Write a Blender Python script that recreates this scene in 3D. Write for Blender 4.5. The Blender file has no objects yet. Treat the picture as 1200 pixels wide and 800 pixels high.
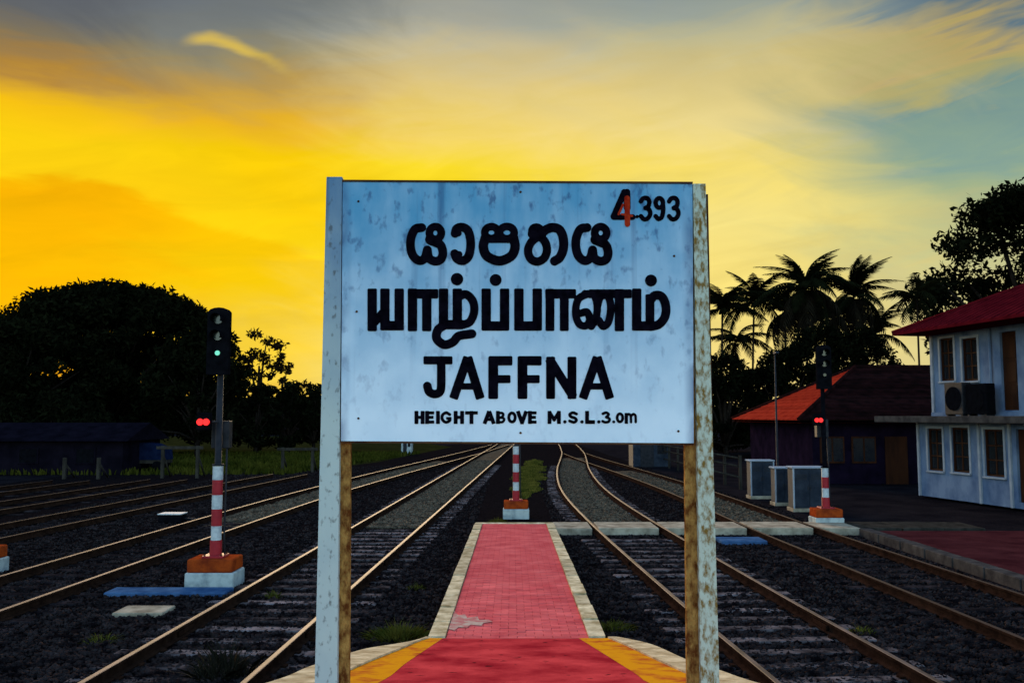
import bpy, math, random
import numpy as np
from mathutils import Vector, Matrix
R = math.radians
random.seed(7); rng = np.random.default_rng(7)
scn = bpy.context.scene
COL = scn.collection

# ------------------------------------------------------------------ camera
F, CX, CY, HOR = 1050.0, 600.0, 400.0, 488.0       # pixels of the 1200x800 photograph
CAMZ = 2.84                                        # metres above the rail tops (z = 0)
PITCH = math.atan((HOR - CY) / F)
cd = bpy.data.cameras.new('camera'); cam = bpy.data.objects.new('camera', cd); COL.objects.link(cam)
cd.sensor_width = 36; cd.lens = 36 * F / 1200; cd.clip_end = 4000; cd.clip_start = .05
cam.location = (0, 0, CAMZ); cam.rotation_euler = (R(90) + PITCH, 0, 0)
scn.camera = cam
_cp, _sp = math.cos(PITCH), math.sin(PITCH)
def ray(px, py):
    a, b = (px - CX), (CY - py)
    return Vector((a, F * _cp - b * _sp, F * _sp + b * _cp))
def G(px, py, z=0.0):            # where that ray meets the level z
    d = ray(px, py); t = (z - CAMZ) / d.z
    return Vector((d.x * t, d.y * t, z))
def V(px, py, Y):                # where that ray meets the upright plane at distance Y
    d = ray(px, py); t = Y / d.y
    return Vector((d.x * t, Y, CAMZ + d.z * t))

# ------------------------------------------------------------------ colour management, sky, sun
scn.view_settings.view_transform = 'Standard'; scn.view_settings.look = 'None'
EXPO = 2.1
scn.view_settings.exposure = EXPO; scn.view_settings.gamma = 1.0
SUN_AZ, SUN_EL = R(-14), R(13)     # low sunset sun ahead and to the left (azimuth from +Y, right positive)
def lin(c):
    return tuple((v / 255 / 12.92 if v / 255 <= .04045 else ((v / 255 + .055) / 1.055) ** 2.4) for v in c)
world = bpy.data.worlds.new('World'); scn.world = world; world.use_nodes = True
def build_sky():
    nt = world.node_tree; N = nt.nodes; L = nt.links
    N.clear()
    def M(op, a, b=None, c=None, clamp=False):
        n = N.new('ShaderNodeMath'); n.operation = op; n.use_clamp = clamp
        for i, v in enumerate((a, b, c)):
            if v is None: continue
            if isinstance(v, (int, float)): n.inputs[i].default_value = v
            else: L.new(v, n.inputs[i])
        return n.outputs[0]
    def smooth(v, a, b):
        n = N.new('ShaderNodeMapRange'); n.interpolation_type = 'SMOOTHSTEP'
        L.new(v, n.inputs[0]); n.inputs[1].default_value = a; n.inputs[2].default_value = b
        return n.outputs[0]
    def mix(f, a, b, mode='MIX'):
        n = N.new('ShaderNodeMix'); n.data_type = 'RGBA'; n.blend_type = mode
        if isinstance(f, (int, float)): n.inputs[0].default_value = f
        else: L.new(f, n.inputs[0])
        for s, v in ((6, a), (7, b)):
            if isinstance(v, tuple): n.inputs[s].default_value = (*v, 1)
            else: L.new(v, n.inputs[s])
        return n.outputs[2]
    tc = N.new('ShaderNodeTexCoord'); sx = N.new('ShaderNodeSeparateXYZ'); L.new(tc.outputs['Generated'], sx.inputs[0])
    az = M('ARCTAN2', sx.outputs[0], sx.outputs[1]); el = M('ARCSINE', sx.outputs[2])
    v = M('MULTIPLY', el, 1 / .447)
    def noise(sa, se, sc, det, off, dist=0.0, tilt=0.0):
        cb = N.new('ShaderNodeCombineXYZ')
        L.new(M('MULTIPLY', az, sa), cb.inputs[0])
        L.new(M('MULTIPLY_ADD', el, se, M('MULTIPLY', az, tilt)), cb.inputs[1]); cb.inputs[2].default_value = off
        n = N.new('ShaderNodeTexNoise'); n.inputs['Scale'].default_value = sc; n.inputs['Detail'].default_value = det
        n.inputs['Roughness'].default_value = .55; n.inputs['Distortion'].default_value = dist
        L.new(cb.outputs[0], n.inputs['Vector']); return n.outputs[0]
    n1 = noise(1.0, 4.0, 3.2, 5, 3.1, .5, .5)
    n2 = noise(1.0, 4.6, 7.5, 4, 8.3, .7, -.6)
    n3 = noise(1.0, 2.6, 5.0, 6, 14.2, 1.0, .8)
    amp = M('MULTIPLY_ADD', smooth(az, .22, .46), .26, .13)
    vv = M('ADD', M('MULTIPLY_ADD', M('SUBTRACT', n1, .36), .15, M('MULTIPLY_ADD', M('MULTIPLY', smooth(v, .6, .95), M('ADD', M('SUBTRACT', 1.0, smooth(az, -.40, -.08)), smooth(az, .34, .5))), .085, M('SUBTRACT', v, .012))), M('MULTIPLY', M('SUBTRACT', n2, .5), amp))
    def ramp(pts):
        n = N.new('ShaderNodeValToRGB'); cr = n.color_ramp
        sc = 1 / 1.25
        cr.elements[0].position = pts[0][0] * sc; cr.elements[0].color = (*lin(pts[0][1]), 1)
        cr.elements[1].position = pts[-1][0] * sc; cr.elements[1].color = (*lin(pts[-1][1]), 1)
        for p, c in pts[1:-1]:
            e = cr.elements.new(p * sc); e.color = (*lin(c), 1)
        L.new(M('MULTIPLY', vv, sc), n.inputs[0]); return n.outputs[0]
    cols = [(-.50, ramp([(.0, (240, 160, 40)), (.1, (248, 172, 20)), (.34, (253, 188, 4)), (.5, (252, 182, 4)), (.61, (252, 200, 10)), (.71, (246, 188, 20)), (.80, (178, 134, 60)), (.87, (128, 116, 92)), (.94, (100, 103, 106)), (1.15, (84, 92, 106))])),
            (-.28, ramp([(.0, (240, 180, 60)), (.1, (250, 212, 70)), (.34, (250, 205, 12)), (.5, (250, 196, 4)), (.61, (252, 206, 8)), (.71, (232, 178, 40)), (.81, (186, 152, 82)), (.9, (150, 140, 108)), (.97, (122, 126, 122)), (1.15, (92, 102, 116))])),
            (-.08, ramp([(.0, (240, 200, 110)), (.1, (250, 226, 130)), (.34, (251, 224, 96)), (.5, (253, 218, 24)), (.61, (254, 224, 44)), (.71, (242, 212, 106)), (.81, (224, 200, 130)), (.9, (200, 188, 150)), (.97, (168, 168, 154)), (1.15, (112, 124, 136))])),
            (.24, ramp([(.0, (235, 205, 130)), (.1, (246, 220, 134)), (.34, (248, 224, 124)), (.5, (246, 226, 132)), (.61, (246, 222, 116)), (.71, (234, 214, 140)), (.81, (216, 198, 134)), (.9, (192, 186, 146)), (.97, (156, 164, 152)), (1.15, (104, 124, 142))])),
            (.48, ramp([(.0, (215, 195, 140)), (.1, (224, 206, 138)), (.34, (206, 200, 142)), (.5, (166, 182, 142)), (.61, (136, 164, 148)), (.71, (122, 152, 146)), (.8, (170, 164, 110)), (.87, (182, 162, 104)), (.96, (92, 116, 130)), (1.15, (74, 102, 126))]))]
    wob = M('MULTIPLY_ADD', M('SUBTRACT', n3, .5), .26, az)
    c = cols[0][1]
    for (a0, _), (a1, col) in zip(cols, cols[1:]):
        c = mix(smooth(wob, a0, a1), c, col)
    # bright lower edge of the cloud sheet, sinking to the right, and a small curled wisp above it
    edge_v = M('MULTIPLY_ADD', M('MAXIMUM', M('ADD', az, .42), 0.0), -.62, .515)
    dv = M('SUBTRACT', M('MULTIPLY_ADD', M('SUBTRACT', n2, .5), .09, v), edge_v)
    band = M('MULTIPLY', M('MULTIPLY', smooth(dv, -.012, .02), M('SUBTRACT', 1.0, smooth(dv, .02, .24))), M('SUBTRACT', 1.0, smooth(az, -.22, -.02)))
    c = mix(M('MULTIPLY', band, .5), c, lin((255, 224, 24)))
    wd = M('SUBTRACT', v, M('MULTIPLY_ADD', M('POWER', M('ABSOLUTE', M('ADD', az, .335)), 1.4), -1.9, .872))
    wisp = M('MULTIPLY', M('MULTIPLY', smooth(M('ABSOLUTE', M('MULTIPLY_ADD', M('SUBTRACT', n2, .5), .05, wd)), .022, .0), smooth(az, -.37, -.34)), M('SUBTRACT', 1.0, smooth(az, -.31, -.23)))
    c = mix(M('MULTIPLY', wisp, .6), c, lin((246, 206, 60)))
    # thin bright and dull streaks
    gain = M('MULTIPLY_ADD', M('SUBTRACT', n2, .5), .34, 1.0)
    gc = N.new('ShaderNodeCombineXYZ')
    for i in range(3): L.new(gain, gc.inputs[i])
    c = mix(1.0, c, gc.outputs[0], 'MULTIPLY')
    k = 2 ** -EXPO; c = mix(1.0, c, (k, k, k), 'MULTIPLY')
    # rest of the dome: clear evening sky away from the sunset
    sky = N.new('ShaderNodeTexSky'); sky.sky_type = 'NISHITA'; sky.sun_disc = False
    sky.sun_elevation = SUN_EL; sky.sun_rotation = SUN_AZ; sky.air_density = 1.0; sky.dust_density = .6; sky.ozone_density = 2.0
    skyc = mix(1.0, sky.outputs[0], SKYBASE, 'MULTIPLY')
    aa = M('ABSOLUTE', M('SUBTRACT', az, -.05))
    out = M('MAXIMUM', smooth(aa, .62, 1.7), smooth(v, 1.05, 2.2))
    c = mix(out, c, skyc)
    bg = N.new('ShaderNodeBackground'); L.new(c, bg.inputs[0]); bg.inputs[1].default_value = 1.0
    o = N.new('ShaderNodeOutputWorld'); L.new(bg.outputs[0], o.inputs[0])
SKYBASE = (.105, .11, .105)
build_sky()
sd = bpy.data.lights.new('sun', 'SUN'); sun = bpy.data.objects.new('sun', sd); COL.objects.link(sun)
sd.energy = 1.15; sd.angle = R(25); sd.color = (1.0, .72, .42)
sdir = Vector((math.sin(SUN_AZ) * math.cos(SUN_EL), math.cos(SUN_AZ) * math.cos(SUN_EL), math.sin(SUN_EL)))
sun.rotation_euler = (-sdir).to_track_quat('-Z', 'Y').to_euler()
sun.location = (-10, 40, 20)

# ------------------------------------------------------------------ helpers
def tag(o, label=None, cat=None, group=None, kind=None):
    if label: o['label'] = label
    if cat: o['category'] = cat
    if group: o['group'] = group
    if kind: o['kind'] = kind
    return o
def empty(name, loc=(0, 0, 0), rz=0, parent=None):
    o = bpy.data.objects.new(name, None); COL.objects.link(o); o.location = loc; o.rotation_euler = (0, 0, rz)
    o.empty_display_size = .2; o.parent = parent
    return o
def wloc(o):
    p = Vector((0, 0, 0))
    while o is not None: p = p + o.location; o = o.parent
    return p
def newobj(name, me, parent=None, loc=(0, 0, 0), rot=(0, 0, 0)):
    o = bpy.data.objects.new(name, me); COL.objects.link(o); o.parent = parent; o.location = loc; o.rotation_euler = rot
    return o
class MB:
    def __init__(s): s.v = []; s.f = []; s.m = []; s.sm = []
    def add(s, vs, fs, mi=0, smooth=False):
        b = len(s.v); s.v += [tuple(p) for p in vs]
        for f in fs: s.f.append(tuple(i + b for i in f)); s.m.append(mi); s.sm.append(smooth)
        return s
    def box(s, x0, x1, y0, y1, z0, z1, mi=0):
        vs = [(x, y, z) for z in (z0, z1) for y in (y0, y1) for x in (x0, x1)]
        return s.add(vs, [(0, 2, 3, 1), (4, 5, 7, 6), (0, 1, 5, 4), (2, 6, 7, 3), (0, 4, 6, 2), (1, 3, 7, 5)], mi)
    def bev(s, x0, x1, y0, y1, z0, z1, b=.01, mi=0):      # box with chamfered edges
        c = ((x0 + x1) / 2, (y0 + y1) / 2, (z0 + z1) / 2); h = ((x1 - x0) / 2, (y1 - y0) / 2, (z1 - z0) / 2)
        vs = []; idx = {}
        for sx in (-1, 1):
            for sy in (-1, 1):
                for sz in (-1, 1):
                    for ax in range(3):
                        p = [sx * h[0], sy * h[1], sz * h[2]]
                        for k in range(3):
                            if k != ax: p[k] -= (sx, sy, sz)[k] * b
                        idx[(sx, sy, sz, ax)] = len(vs); vs.append((c[0] + p[0], c[1] + p[1], c[2] + p[2]))
        fs = []
        cyc = [(-1, -1), (1, -1), (1, 1), (-1, 1)]
        for ax in range(3):
            o = [k for k in range(3) if k != ax]
            for sg in (-1, 1):
                q = []
                for a, d in cyc:
                    k = [0, 0, 0]; k[ax] = sg; k[o[0]] = a; k[o[1]] = d; q.append(idx[(*k, ax)])
                fs.append(tuple(q))
        for ax in range(3):                                # edges along ax
            o = [k for k in range(3) if k != ax]
            for a, d in cyc:
                q = []
                for sg, ff in ((-1, o[0]), (1, o[0]), (1, o[1]), (-1, o[1])):
                    k = [0, 0, 0]; k[ax] = sg; k[o[0]] = a; k[o[1]] = d; q.append(idx[(*k, ff)])
                fs.append(tuple(q))
        for sx in (-1, 1):
            for sy in (-1, 1):
                for sz in (-1, 1): fs.append(tuple(idx[(sx, sy, sz, a)] for a in range(3)))
        return s.add(vs, fs, mi)
    def tube(s, pts, rads, n=10, mi=0, cap=True, smooth=True):
        pts = [Vector(p) for p in pts]
        if isinstance(rads, (int, float)): rads = [rads] * len(pts)
        vs = []; fs = []
        up = None
        for i, p in enumerate(pts):
            t = (pts[min(i + 1, len(pts) - 1)] - pts[max(i - 1, 0)]).normalized()
            if up is None:
                up = Vector((1, 0, 0)) if abs(t.x) < .9 else Vector((0, 1, 0))
            a = (up - t * up.dot(t)).normalized(); b = t.cross(a); up = a
            for k in range(n):
                an = 2 * math.pi * k / n
                vs.append(p + (a * math.cos(an) + b * math.sin(an)) * rads[i])
        for i in range(len(pts) - 1):
            for k in range(n):
                fs.append((i * n + k, i * n + (k + 1) % n, (i + 1) * n + (k + 1) % n, (i + 1) * n + k))
        s.add(vs, fs, mi, smooth)
        if cap:
            b0 = len(s.v) - len(vs)
            s.f.append(tuple(b0 + k for k in range(n))[::-1]); s.m.append(mi); s.sm.append(False)
            s.f.append(tuple(b0 + (len(pts) - 1) * n + k for k in range(n))); s.m.append(mi); s.sm.append(False)
        return s
    def sweep(s, pts, prof, mis=None, cap=True):           # prof: closed (side, up) outline swept along a level path
        n = len(prof); vs = []; fs = []; ms = []
        P = [Vector(p) for p in pts]
        for i, p in enumerate(P):
            t = (P[min(i + 1, len(P) - 1)] - P[max(i - 1, 0)]); t.z = 0; t.normalize()
            sd_ = Vector((t.y, -t.x, 0))
            for a, b in prof: vs.append(p + sd_ * a + Vector((0, 0, b)))
        b0 = len(s.v); s.v += [tuple(q) for q in vs]
        for i in range(len(P) - 1):
            for k in range(n):
                s.f.append((b0 + i * n + k, b0 + i * n + (k + 1) % n, b0 + (i + 1) * n + (k + 1) % n, b0 + (i + 1) * n + k))
                s.m.append(mis[k] if mis else 0); s.sm.append(False)
        if cap:
            for i in (0, len(P) - 1):
                s.f.append(tuple(b0 + i * n + k for k in range(n))); s.m.append(0); s.sm.append(False)
        return s
    def mesh(s, name, mats):
        me = bpy.data.meshes.new(name); me.from_pydata(s.v, [], s.f)
        for m in (mats if isinstance(mats, (list, tuple)) else [mats]): me.materials.append(m)
        me.polygons.foreach_set('material_index', s.m); me.polygons.foreach_set('use_smooth', s.sm); me.update()
        return me
    def build(s, name, mats, parent=None, world=True):
        if parent is not None and world:
            o = wloc(parent); s.v = [(x - o.x, y - o.y, z - o.z) for x, y, z in s.v]
        return newobj(name, s.mesh(name, mats), parent)
def fastmesh(name, verts, faces, mat):                     # numpy arrays, equal-sided faces
    me = bpy.data.meshes.new(name); nv, nf, k = len(verts), len(faces), faces.shape[1]
    me.vertices.add(nv); me.vertices.foreach_set('co', verts.astype(np.float32).ravel())
    me.loops.add(nf * k); me.loops.foreach_set('vertex_index', faces.astype(np.int32).ravel())
    me.polygons.add(nf); me.polygons.foreach_set('loop_start', np.arange(0, nf * k, k, dtype=np.int32))
    me.polygons.foreach_set('loop_total', np.full(nf, k, dtype=np.int32))
    me.update(calc_edges=True); me.validate(); me.materials.append(mat)
    return me
def catmull(pts, n=8):
    P = [np.array(p, float) for p in pts]; P = [2 * P[0] - P[1]] + P + [2 * P[-1] - P[-2]]; out = []
    for i in range(1, len(P) - 2):
        for k in range(n):
            t = k / n; a, b, c, d = P[i - 1:i + 3]
            out.append(.5 * (2 * b + (c - a) * t + (2 * a - 5 * b + 4 * c - d) * t * t + (3 * b - a - 3 * c + d) * t ** 3))
    out.append(P[-2]); return out

# ------------------------------------------------------------------ materials
def mat(name, col, col2=None, rough=.8, scale=6.0, detail=6, metal=0.0, bump=0.0, bscale=None, lo=.35, hi=.65, stretch=(1, 1, 1), spec=.0, rnd=0.0, world_pos=False, bdist=.02):
    m = bpy.data.materials.new(name); m.use_nodes = True; nt = m.node_tree; N = nt.nodes; L = nt.links
    b = N['Principled BSDF']; b.inputs['Roughness'].default_value = rough; b.inputs['Metallic'].default_value = metal
    b.inputs['Specular IOR Level'].default_value = spec; b.inputs['Base Color'].default_value = (*col, 1)
    if world_pos:
        src = N.new('ShaderNodeNewGeometry').outputs['Position']
    else:
        src = N.new('ShaderNodeTexCoord').outputs['Object']
    mp = N.new('ShaderNodeMapping'); mp.inputs['Scale'].default_value = stretch; L.new(src, mp.inputs[0])
    if col2 is not None:
        n = N.new('ShaderNodeTexNoise'); n.inputs['Scale'].default_value = scale; n.inputs['Detail'].default_value = detail
        n.inputs['Roughness'].default_value = .6
        L.new(mp.outputs[0], n.inputs['Vector'])
        cr = N.new('ShaderNodeValToRGB'); cr.color_ramp.elements[0].position = lo; cr.color_ramp.elements[1].position = hi
        cr.color_ramp.elements[0].color = (*col, 1); cr.color_ramp.elements[1].color = (*col2, 1)
        L.new(n.outputs[0], cr.inputs[0]); out = cr.outputs[0]
        if rnd:
            oi = N.new('ShaderNodeObjectInfo'); mr = N.new('ShaderNodeMapRange'); L.new(oi.outputs['Random'], mr.inputs[0])
            mr.inputs[3].default_value = 1 - rnd; mr.inputs[4].default_value = 1 + rnd
            hs = N.new('ShaderNodeHueSaturation'); L.new(out, hs.inputs['Color']); L.new(mr.outputs[0], hs.inputs['Value']); out = hs.outputs[0]
        L.new(out, b.inputs['Base Color'])
    if bump:
        n2 = N.new('ShaderNodeTexNoise'); n2.inputs['Scale'].default_value = bscale or scale * 4; n2.inputs['Detail'].default_value = 5
        L.new(mp.outputs[0], n2.inputs['Vector'])
        bp = N.new('ShaderNodeBump'); bp.inputs['Strength'].default_value = bump; bp.inputs['Distance'].default_value = bdist
        L.new(n2.outputs[0], bp.inputs['Height']); L.new(bp.outputs[0], b.inputs['Normal'])
    return m
def emis(name, col, st):
    m = bpy.data.materials.new(name); m.use_nodes = True; b = m.node_tree.nodes['Principled BSDF']
    b.inputs['Base Color'].default_value = (*col, 1); b.inputs['Emission Color'].default_value = (*col, 1); b.inputs['Emission Strength'].default_value = st
    return m
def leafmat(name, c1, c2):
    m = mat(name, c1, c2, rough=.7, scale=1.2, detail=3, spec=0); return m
MT = dict(
    earth=mat('earth', (.007, .006, .008), (.016, .013, .015), 1, .8, 8, bump=.6, bscale=9, world_pos=True, bdist=.05),
    ballast=mat('ballast_bed', (.0040, .0030, .0036), (.013, .0098, .0105), 1, 14, 6, bump=1.0, bscale=26, world_pos=True, bdist=.05),
    stone=mat('ballast_stone', (.0046, .0036, .0044), (.052, .039, .038), 1, 4.5, 10, lo=.38, hi=.76, world_pos=True),
    infill=mat('gravel_infill', (.040, .029, .020), (.155, .118, .078), 1, 3.5, 10, lo=.32, hi=.70, bump=1.0, bscale=28, world_pos=True, bdist=.04),
    bedstone=mat('brown_gravel_stone', (.022, .016, .012), (.20, .155, .105), 1, 6, 8, lo=.36, hi=.72, world_pos=True),
    rail=mat('rusty_rail', (.014, .007, .005), (.035, .017, .011), .9, 5, 6, bump=.3, bscale=40, world_pos=True),
    railtop=mat('worn_rail_head', (.030, .019, .016), (.15, .098, .086), .66, 6, 6, metal=.22, stretch=(1, .22, 1), spec=.15, world_pos=True),
    sleeper=mat('weathered_concrete_sleeper', (.016, .012, .013), (.22, .172, .168), 1, 3.4, 9, lo=.38, hi=.72, bump=.4, bscale=30, rnd=.5, world_pos=True),
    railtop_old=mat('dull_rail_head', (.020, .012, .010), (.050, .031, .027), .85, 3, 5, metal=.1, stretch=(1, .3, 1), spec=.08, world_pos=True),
    sleeper_dark=mat('dark_concrete_sleeper', (.007, .006, .007), (.040, .031, .033), 1, 2.6, 8, lo=.42, hi=.72, bump=.4, bscale=30, rnd=.5, world_pos=True),  # darker sleeper colour for the sidings and the outer track
    paver=mat('red_paver', (.62, .080, .082), (.80, .145, .135), .9, 2.2, 8, bump=.3, bscale=60, world_pos=True, rnd=.12),
    paverjoint=mat('paver_bedding_sand', (.20, .055, .05), (.28, .09, .08), .95, 8, 4, world_pos=True),
    redpaint=mat('red_painted_concrete', (.30, .014, .022), (.60, .055, .060), .8, 1.9, 12, bump=.25, bscale=35, world_pos=True),
    yellow=mat('worn_yellow_paint', (.68, .27, .010), (.42, .06, .020), .85, 3.4, 11, lo=.46, hi=.66, bump=.2, bscale=30, world_pos=True),
    coping=mat('pale_coping_stone', (.36, .25, .13), (.74, .58, .36), .9, 5, 8, bump=.3, bscale=30, world_pos=True),
    kerb=mat('cream_kerb_stone', (.34, .24, .12), (.78, .61, .38), .9, 5, 9, bump=.4, bscale=30, world_pos=True, rnd=.15),
    concrete=mat('grey_concrete', (.20, .155, .105), (.48, .39, .28), .95, 3, 8, bump=.3, bscale=25, world_pos=True),
    bluecon=mat('blue_grey_painted_concrete', (.025, .06, .14), (.07, .14, .26), .8, 3, 8, bump=.2, bscale=25, world_pos=True),
    wallgrey=mat('platform_side_masonry', (.03, .026, .026), (.075, .065, .06), .95, 3, 8, bump=.4, bscale=20, world_pos=True),
    sredp=mat('signal_red_paint', (.26, .006, .014), (.36, .012, .02), .6, 8, 5, spec=.3),
    swhite=mat('signal_white_paint', (.24, .27, .30), (.52, .54, .54), .7, 7, 7, lo=.28, hi=.55, spec=.2),
    sorange=mat('plinth_orange_red_paint', (.36, .055, .010), (.15, .020, .008), .85, 4, 9, lo=.4, hi=.7, bump=.3, bscale=30),
    swhitep=mat('plinth_white_paint', (.12, .15, .17), (.44, .47, .45), .85, 4, 9, lo=.28, hi=.58, bump=.3, bscale=30),
    black=mat('black_enamel', (.003, .003, .004), (.006, .006, .008), .7, 6, 4),
    darkmetal=mat('dark_grey_metal', (.010, .010, .013), (.026, .024, .028), .7, 6, 5, spec=.2),
    redlamp=emis('lit_red_lens', (1.0, .012, .010), .32), whitelamp=emis('lit_pale_green_lens', (.20, .75, .50), .13),
    deadlens=mat('unlit_lens', (.01, .015, .015), (.02, .03, .03), .15, 5, 2, spec=.5),
    rust=mat('rusty_steel', (.10, .030, .008), (.40, .22, .06), .9, 22, 10, lo=.36, hi=.62, bump=.6, bscale=60, stretch=(1, 1, .6)),
    rustdark=mat('dark_rusty_steel', (.035, .016, .012), (.10, .045, .02), .85, 7, 6),
    letter=mat('black_sign_paint', (.0015, .0012, .003), (.005, .004, .008), .9, 20, 3),
    letterred=mat('dark_red_sign_paint', (.22, .010, .005), (.42, .04, .012), .9, 20, 3),
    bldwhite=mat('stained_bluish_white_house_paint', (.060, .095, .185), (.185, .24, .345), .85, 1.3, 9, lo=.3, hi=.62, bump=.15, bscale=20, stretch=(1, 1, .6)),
    bldtrim=mat('white_trim_paint', (.24, .27, .33), (.34, .36, .40), .8, 3, 5),
    wood=mat('brown_varnished_wood', (.024, .007, .003), (.055, .016, .005), .7, 3, 6, stretch=(1, 1, .2), spec=.1),
    glass=mat('dark_window_glass', (.010, .012, .016), (.018, .018, .020), .08, 3, 2, spec=.5),
    roofred=mat('red_metal_roofing', (.06, .003, .006), (.11, .006, .010), .9, 2, 6),
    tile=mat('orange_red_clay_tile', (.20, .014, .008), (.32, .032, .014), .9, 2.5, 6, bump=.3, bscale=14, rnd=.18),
    tile_dark=mat('dark_clay_tile', (.006, .003, .003), (.020, .006, .006), 1, 2.0, 7, bump=.3, bscale=14, rnd=.25),  # much darker tile colour for the house's front slope and ridge
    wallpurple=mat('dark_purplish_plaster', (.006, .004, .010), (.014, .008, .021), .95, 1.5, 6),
    cabinet=mat('blue_grey_enamel_cabinet', (.012, .016, .026), (.034, .042, .058), .8, 2.4, 8, spec=.1),
    bark=mat('brown_grey_bark', (.010, .007, .006), (.028, .02, .015), 1, 6, 6, bump=.7, bscale=20, stretch=(1, 1, .3)),
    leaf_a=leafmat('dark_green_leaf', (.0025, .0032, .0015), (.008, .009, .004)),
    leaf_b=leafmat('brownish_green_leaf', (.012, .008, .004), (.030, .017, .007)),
    frond=leafmat('palm_frond_green', (.004, .005, .0022), (.011, .012, .005)),
    frond_dry=leafmat('dry_palm_frond', (.008, .006, .004), (.022, .017, .011)),
    grass=mat('grass_blade', (.018, .023, .003), (.070, .064, .009), .9, .5, 6, world_pos=True),
    grassyel=mat('yellowing_grass_blade', (.028, .038, .005), (.18, .135, .024), .9, 1.6, 5, world_pos=True),
    turf=mat('turf_ground', (.009, .011, .003), (.024, .024, .007), 1, .9, 7, bump=.5, bscale=12, world_pos=True),
    weed=mat('weed_blade', (.045, .055, .008), (.14, .12, .022), .9, 6, 4, world_pos=True),
    timber=mat('weathered_timber', (.02, .017, .014), (.05, .042, .034), 1, 4, 6, stretch=(1, 1, .3)),
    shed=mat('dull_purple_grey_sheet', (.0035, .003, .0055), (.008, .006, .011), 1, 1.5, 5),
    tarp=mat('blue_tarpaulin', (.004, .008, .026), (.008, .014, .042), .8, 4, 5),
    plaza=mat('dull_red_paving', (.035, .008, .010), (.07, .018, .020), .95, 1.3, 8, bump=.3, bscale=25, world_pos=True),
)
def signmat(name, base, grime, dark, sp0=.15):
    """white-blue enamel with rain grime: streaks running down from the top edge, blotches and rust specks"""
    m = bpy.data.materials.new(name); m.use_nodes = True; nt = m.node_tree; N = nt.nodes; L = nt.links
    b = N['Principled BSDF']; b.inputs['Roughness'].default_value = .5; b.inputs['Specular IOR Level'].default_value = .25
    src = N.new('ShaderNodeTexCoord').outputs['Object']; sx = N.new('ShaderNodeSeparateXYZ'); L.new(src, sx.inputs[0])
    def noise(st, sc, det=6):
        mp = N.new('ShaderNodeMapping'); mp.inputs['Scale'].default_value = st; L.new(src, mp.inputs[0])
        n = N.new('ShaderNodeTexNoise'); n.inputs['Scale'].default_value = sc; n.inputs['Detail'].default_value = det; L.new(mp.outputs[0], n.inputs['Vector']); return n.outputs[0]
    def mr(v, a, b_, c=0, d=1):
        n = N.new('ShaderNodeMapRange'); L.new(v, n.inputs[0])
        for i, q in enumerate((a, b_, c, d)): n.inputs[i + 1].default_value = q
        return n.outputs[0]
    def mul(a, b_):
        n = N.new('ShaderNodeMath'); n.operation = 'MULTIPLY'; n.use_clamp = True
        for i, q in enumerate((a, b_)):
            if isinstance(q, float): n.inputs[i].default_value = q
            else: L.new(q, n.inputs[i])
        return n.outputs[0]
    def mix(f, a, b_):
        n = N.new('ShaderNodeMix'); n.data_type = 'RGBA'; L.new(f, n.inputs[0])
        for s, q in ((6, a), (7, b_)):
            if isinstance(q, tuple): n.inputs[s].default_value = (*q, 1)
            else: L.new(q, n.inputs[s])
        return n.outputs[2]
    zt = sx.outputs[2]
    fade = mr(zt, GR0, GR1)                          # rain grime plus a tone gradient painted in, darker and bluer upwards
    streak = mr(noise((3.2, 1, .7), 2.2, 9), .30, .70)
    blot = mr(noise((1, 1, .8), 4.5, 10), .42, .62)
    speck = mr(noise((1, 1, .6), SPK, 7), .57, .70)
    c = mix(mul(fade, mr(streak, 0, 1, .68, 1.0)), base, grime)
    c = mix(mul(mul(blot, mr(zt, GR0, GR1, .18, .9)), .55), c, grime)
    c = mix(mul(mul(mr(noise((9, 1, .35), 1.3, 8), .58, .76), fade), .75), c, dark)
    c = mix(mul(mul(speck, mr(zt, GR0, GR1, sp0, .9)), .75), c, dark)
    if EDGE:                                         # dirt collected along the two upright edges
        ax = N.new('ShaderNodeMath'); ax.operation = 'ABSOLUTE'; L.new(sx.outputs[0], ax.inputs[0])
        c = mix(mul(mul(mr(ax.outputs[0], EDGE - .085, EDGE - .01), mr(noise((1, 1, .5), 7.0, 9), .38, .60)), .8), c, dark)
    L.new(c, b.inputs['Base Color'])
    bp = N.new('ShaderNodeBump'); bp.inputs['Strength'].default_value = .15; bp.inputs['Distance'].default_value = .01
    L.new(noise((1, 1, 1), 9, 5), bp.inputs['Height']); L.new(bp.outputs[0], b.inputs['Normal'])
    return m

# ------------------------------------------------------------------ ground
GZ = -.185
def sheet(name, pts, m, parent=None, kind='structure'):
    o = MB().add(pts, [tuple(range(len(pts)))]).build(name, m, parent)
    if parent is None: tag(o, kind=kind)
    return o
sheet('ground', [(-1500, -300, GZ - .012), (1500, -300, GZ - .012), (1500, 3000, GZ - .012), (-1500, 3000, GZ - .012)], MT['earth'])
sheet('ballast_ground', [(-23, -9, GZ), (8.85, -9, GZ), (8.3, 40, GZ), (6.5, 130, GZ), (-4, 130, GZ), (-10.5, 50, GZ), (-23, 46, GZ)], MT['ballast'])

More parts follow.
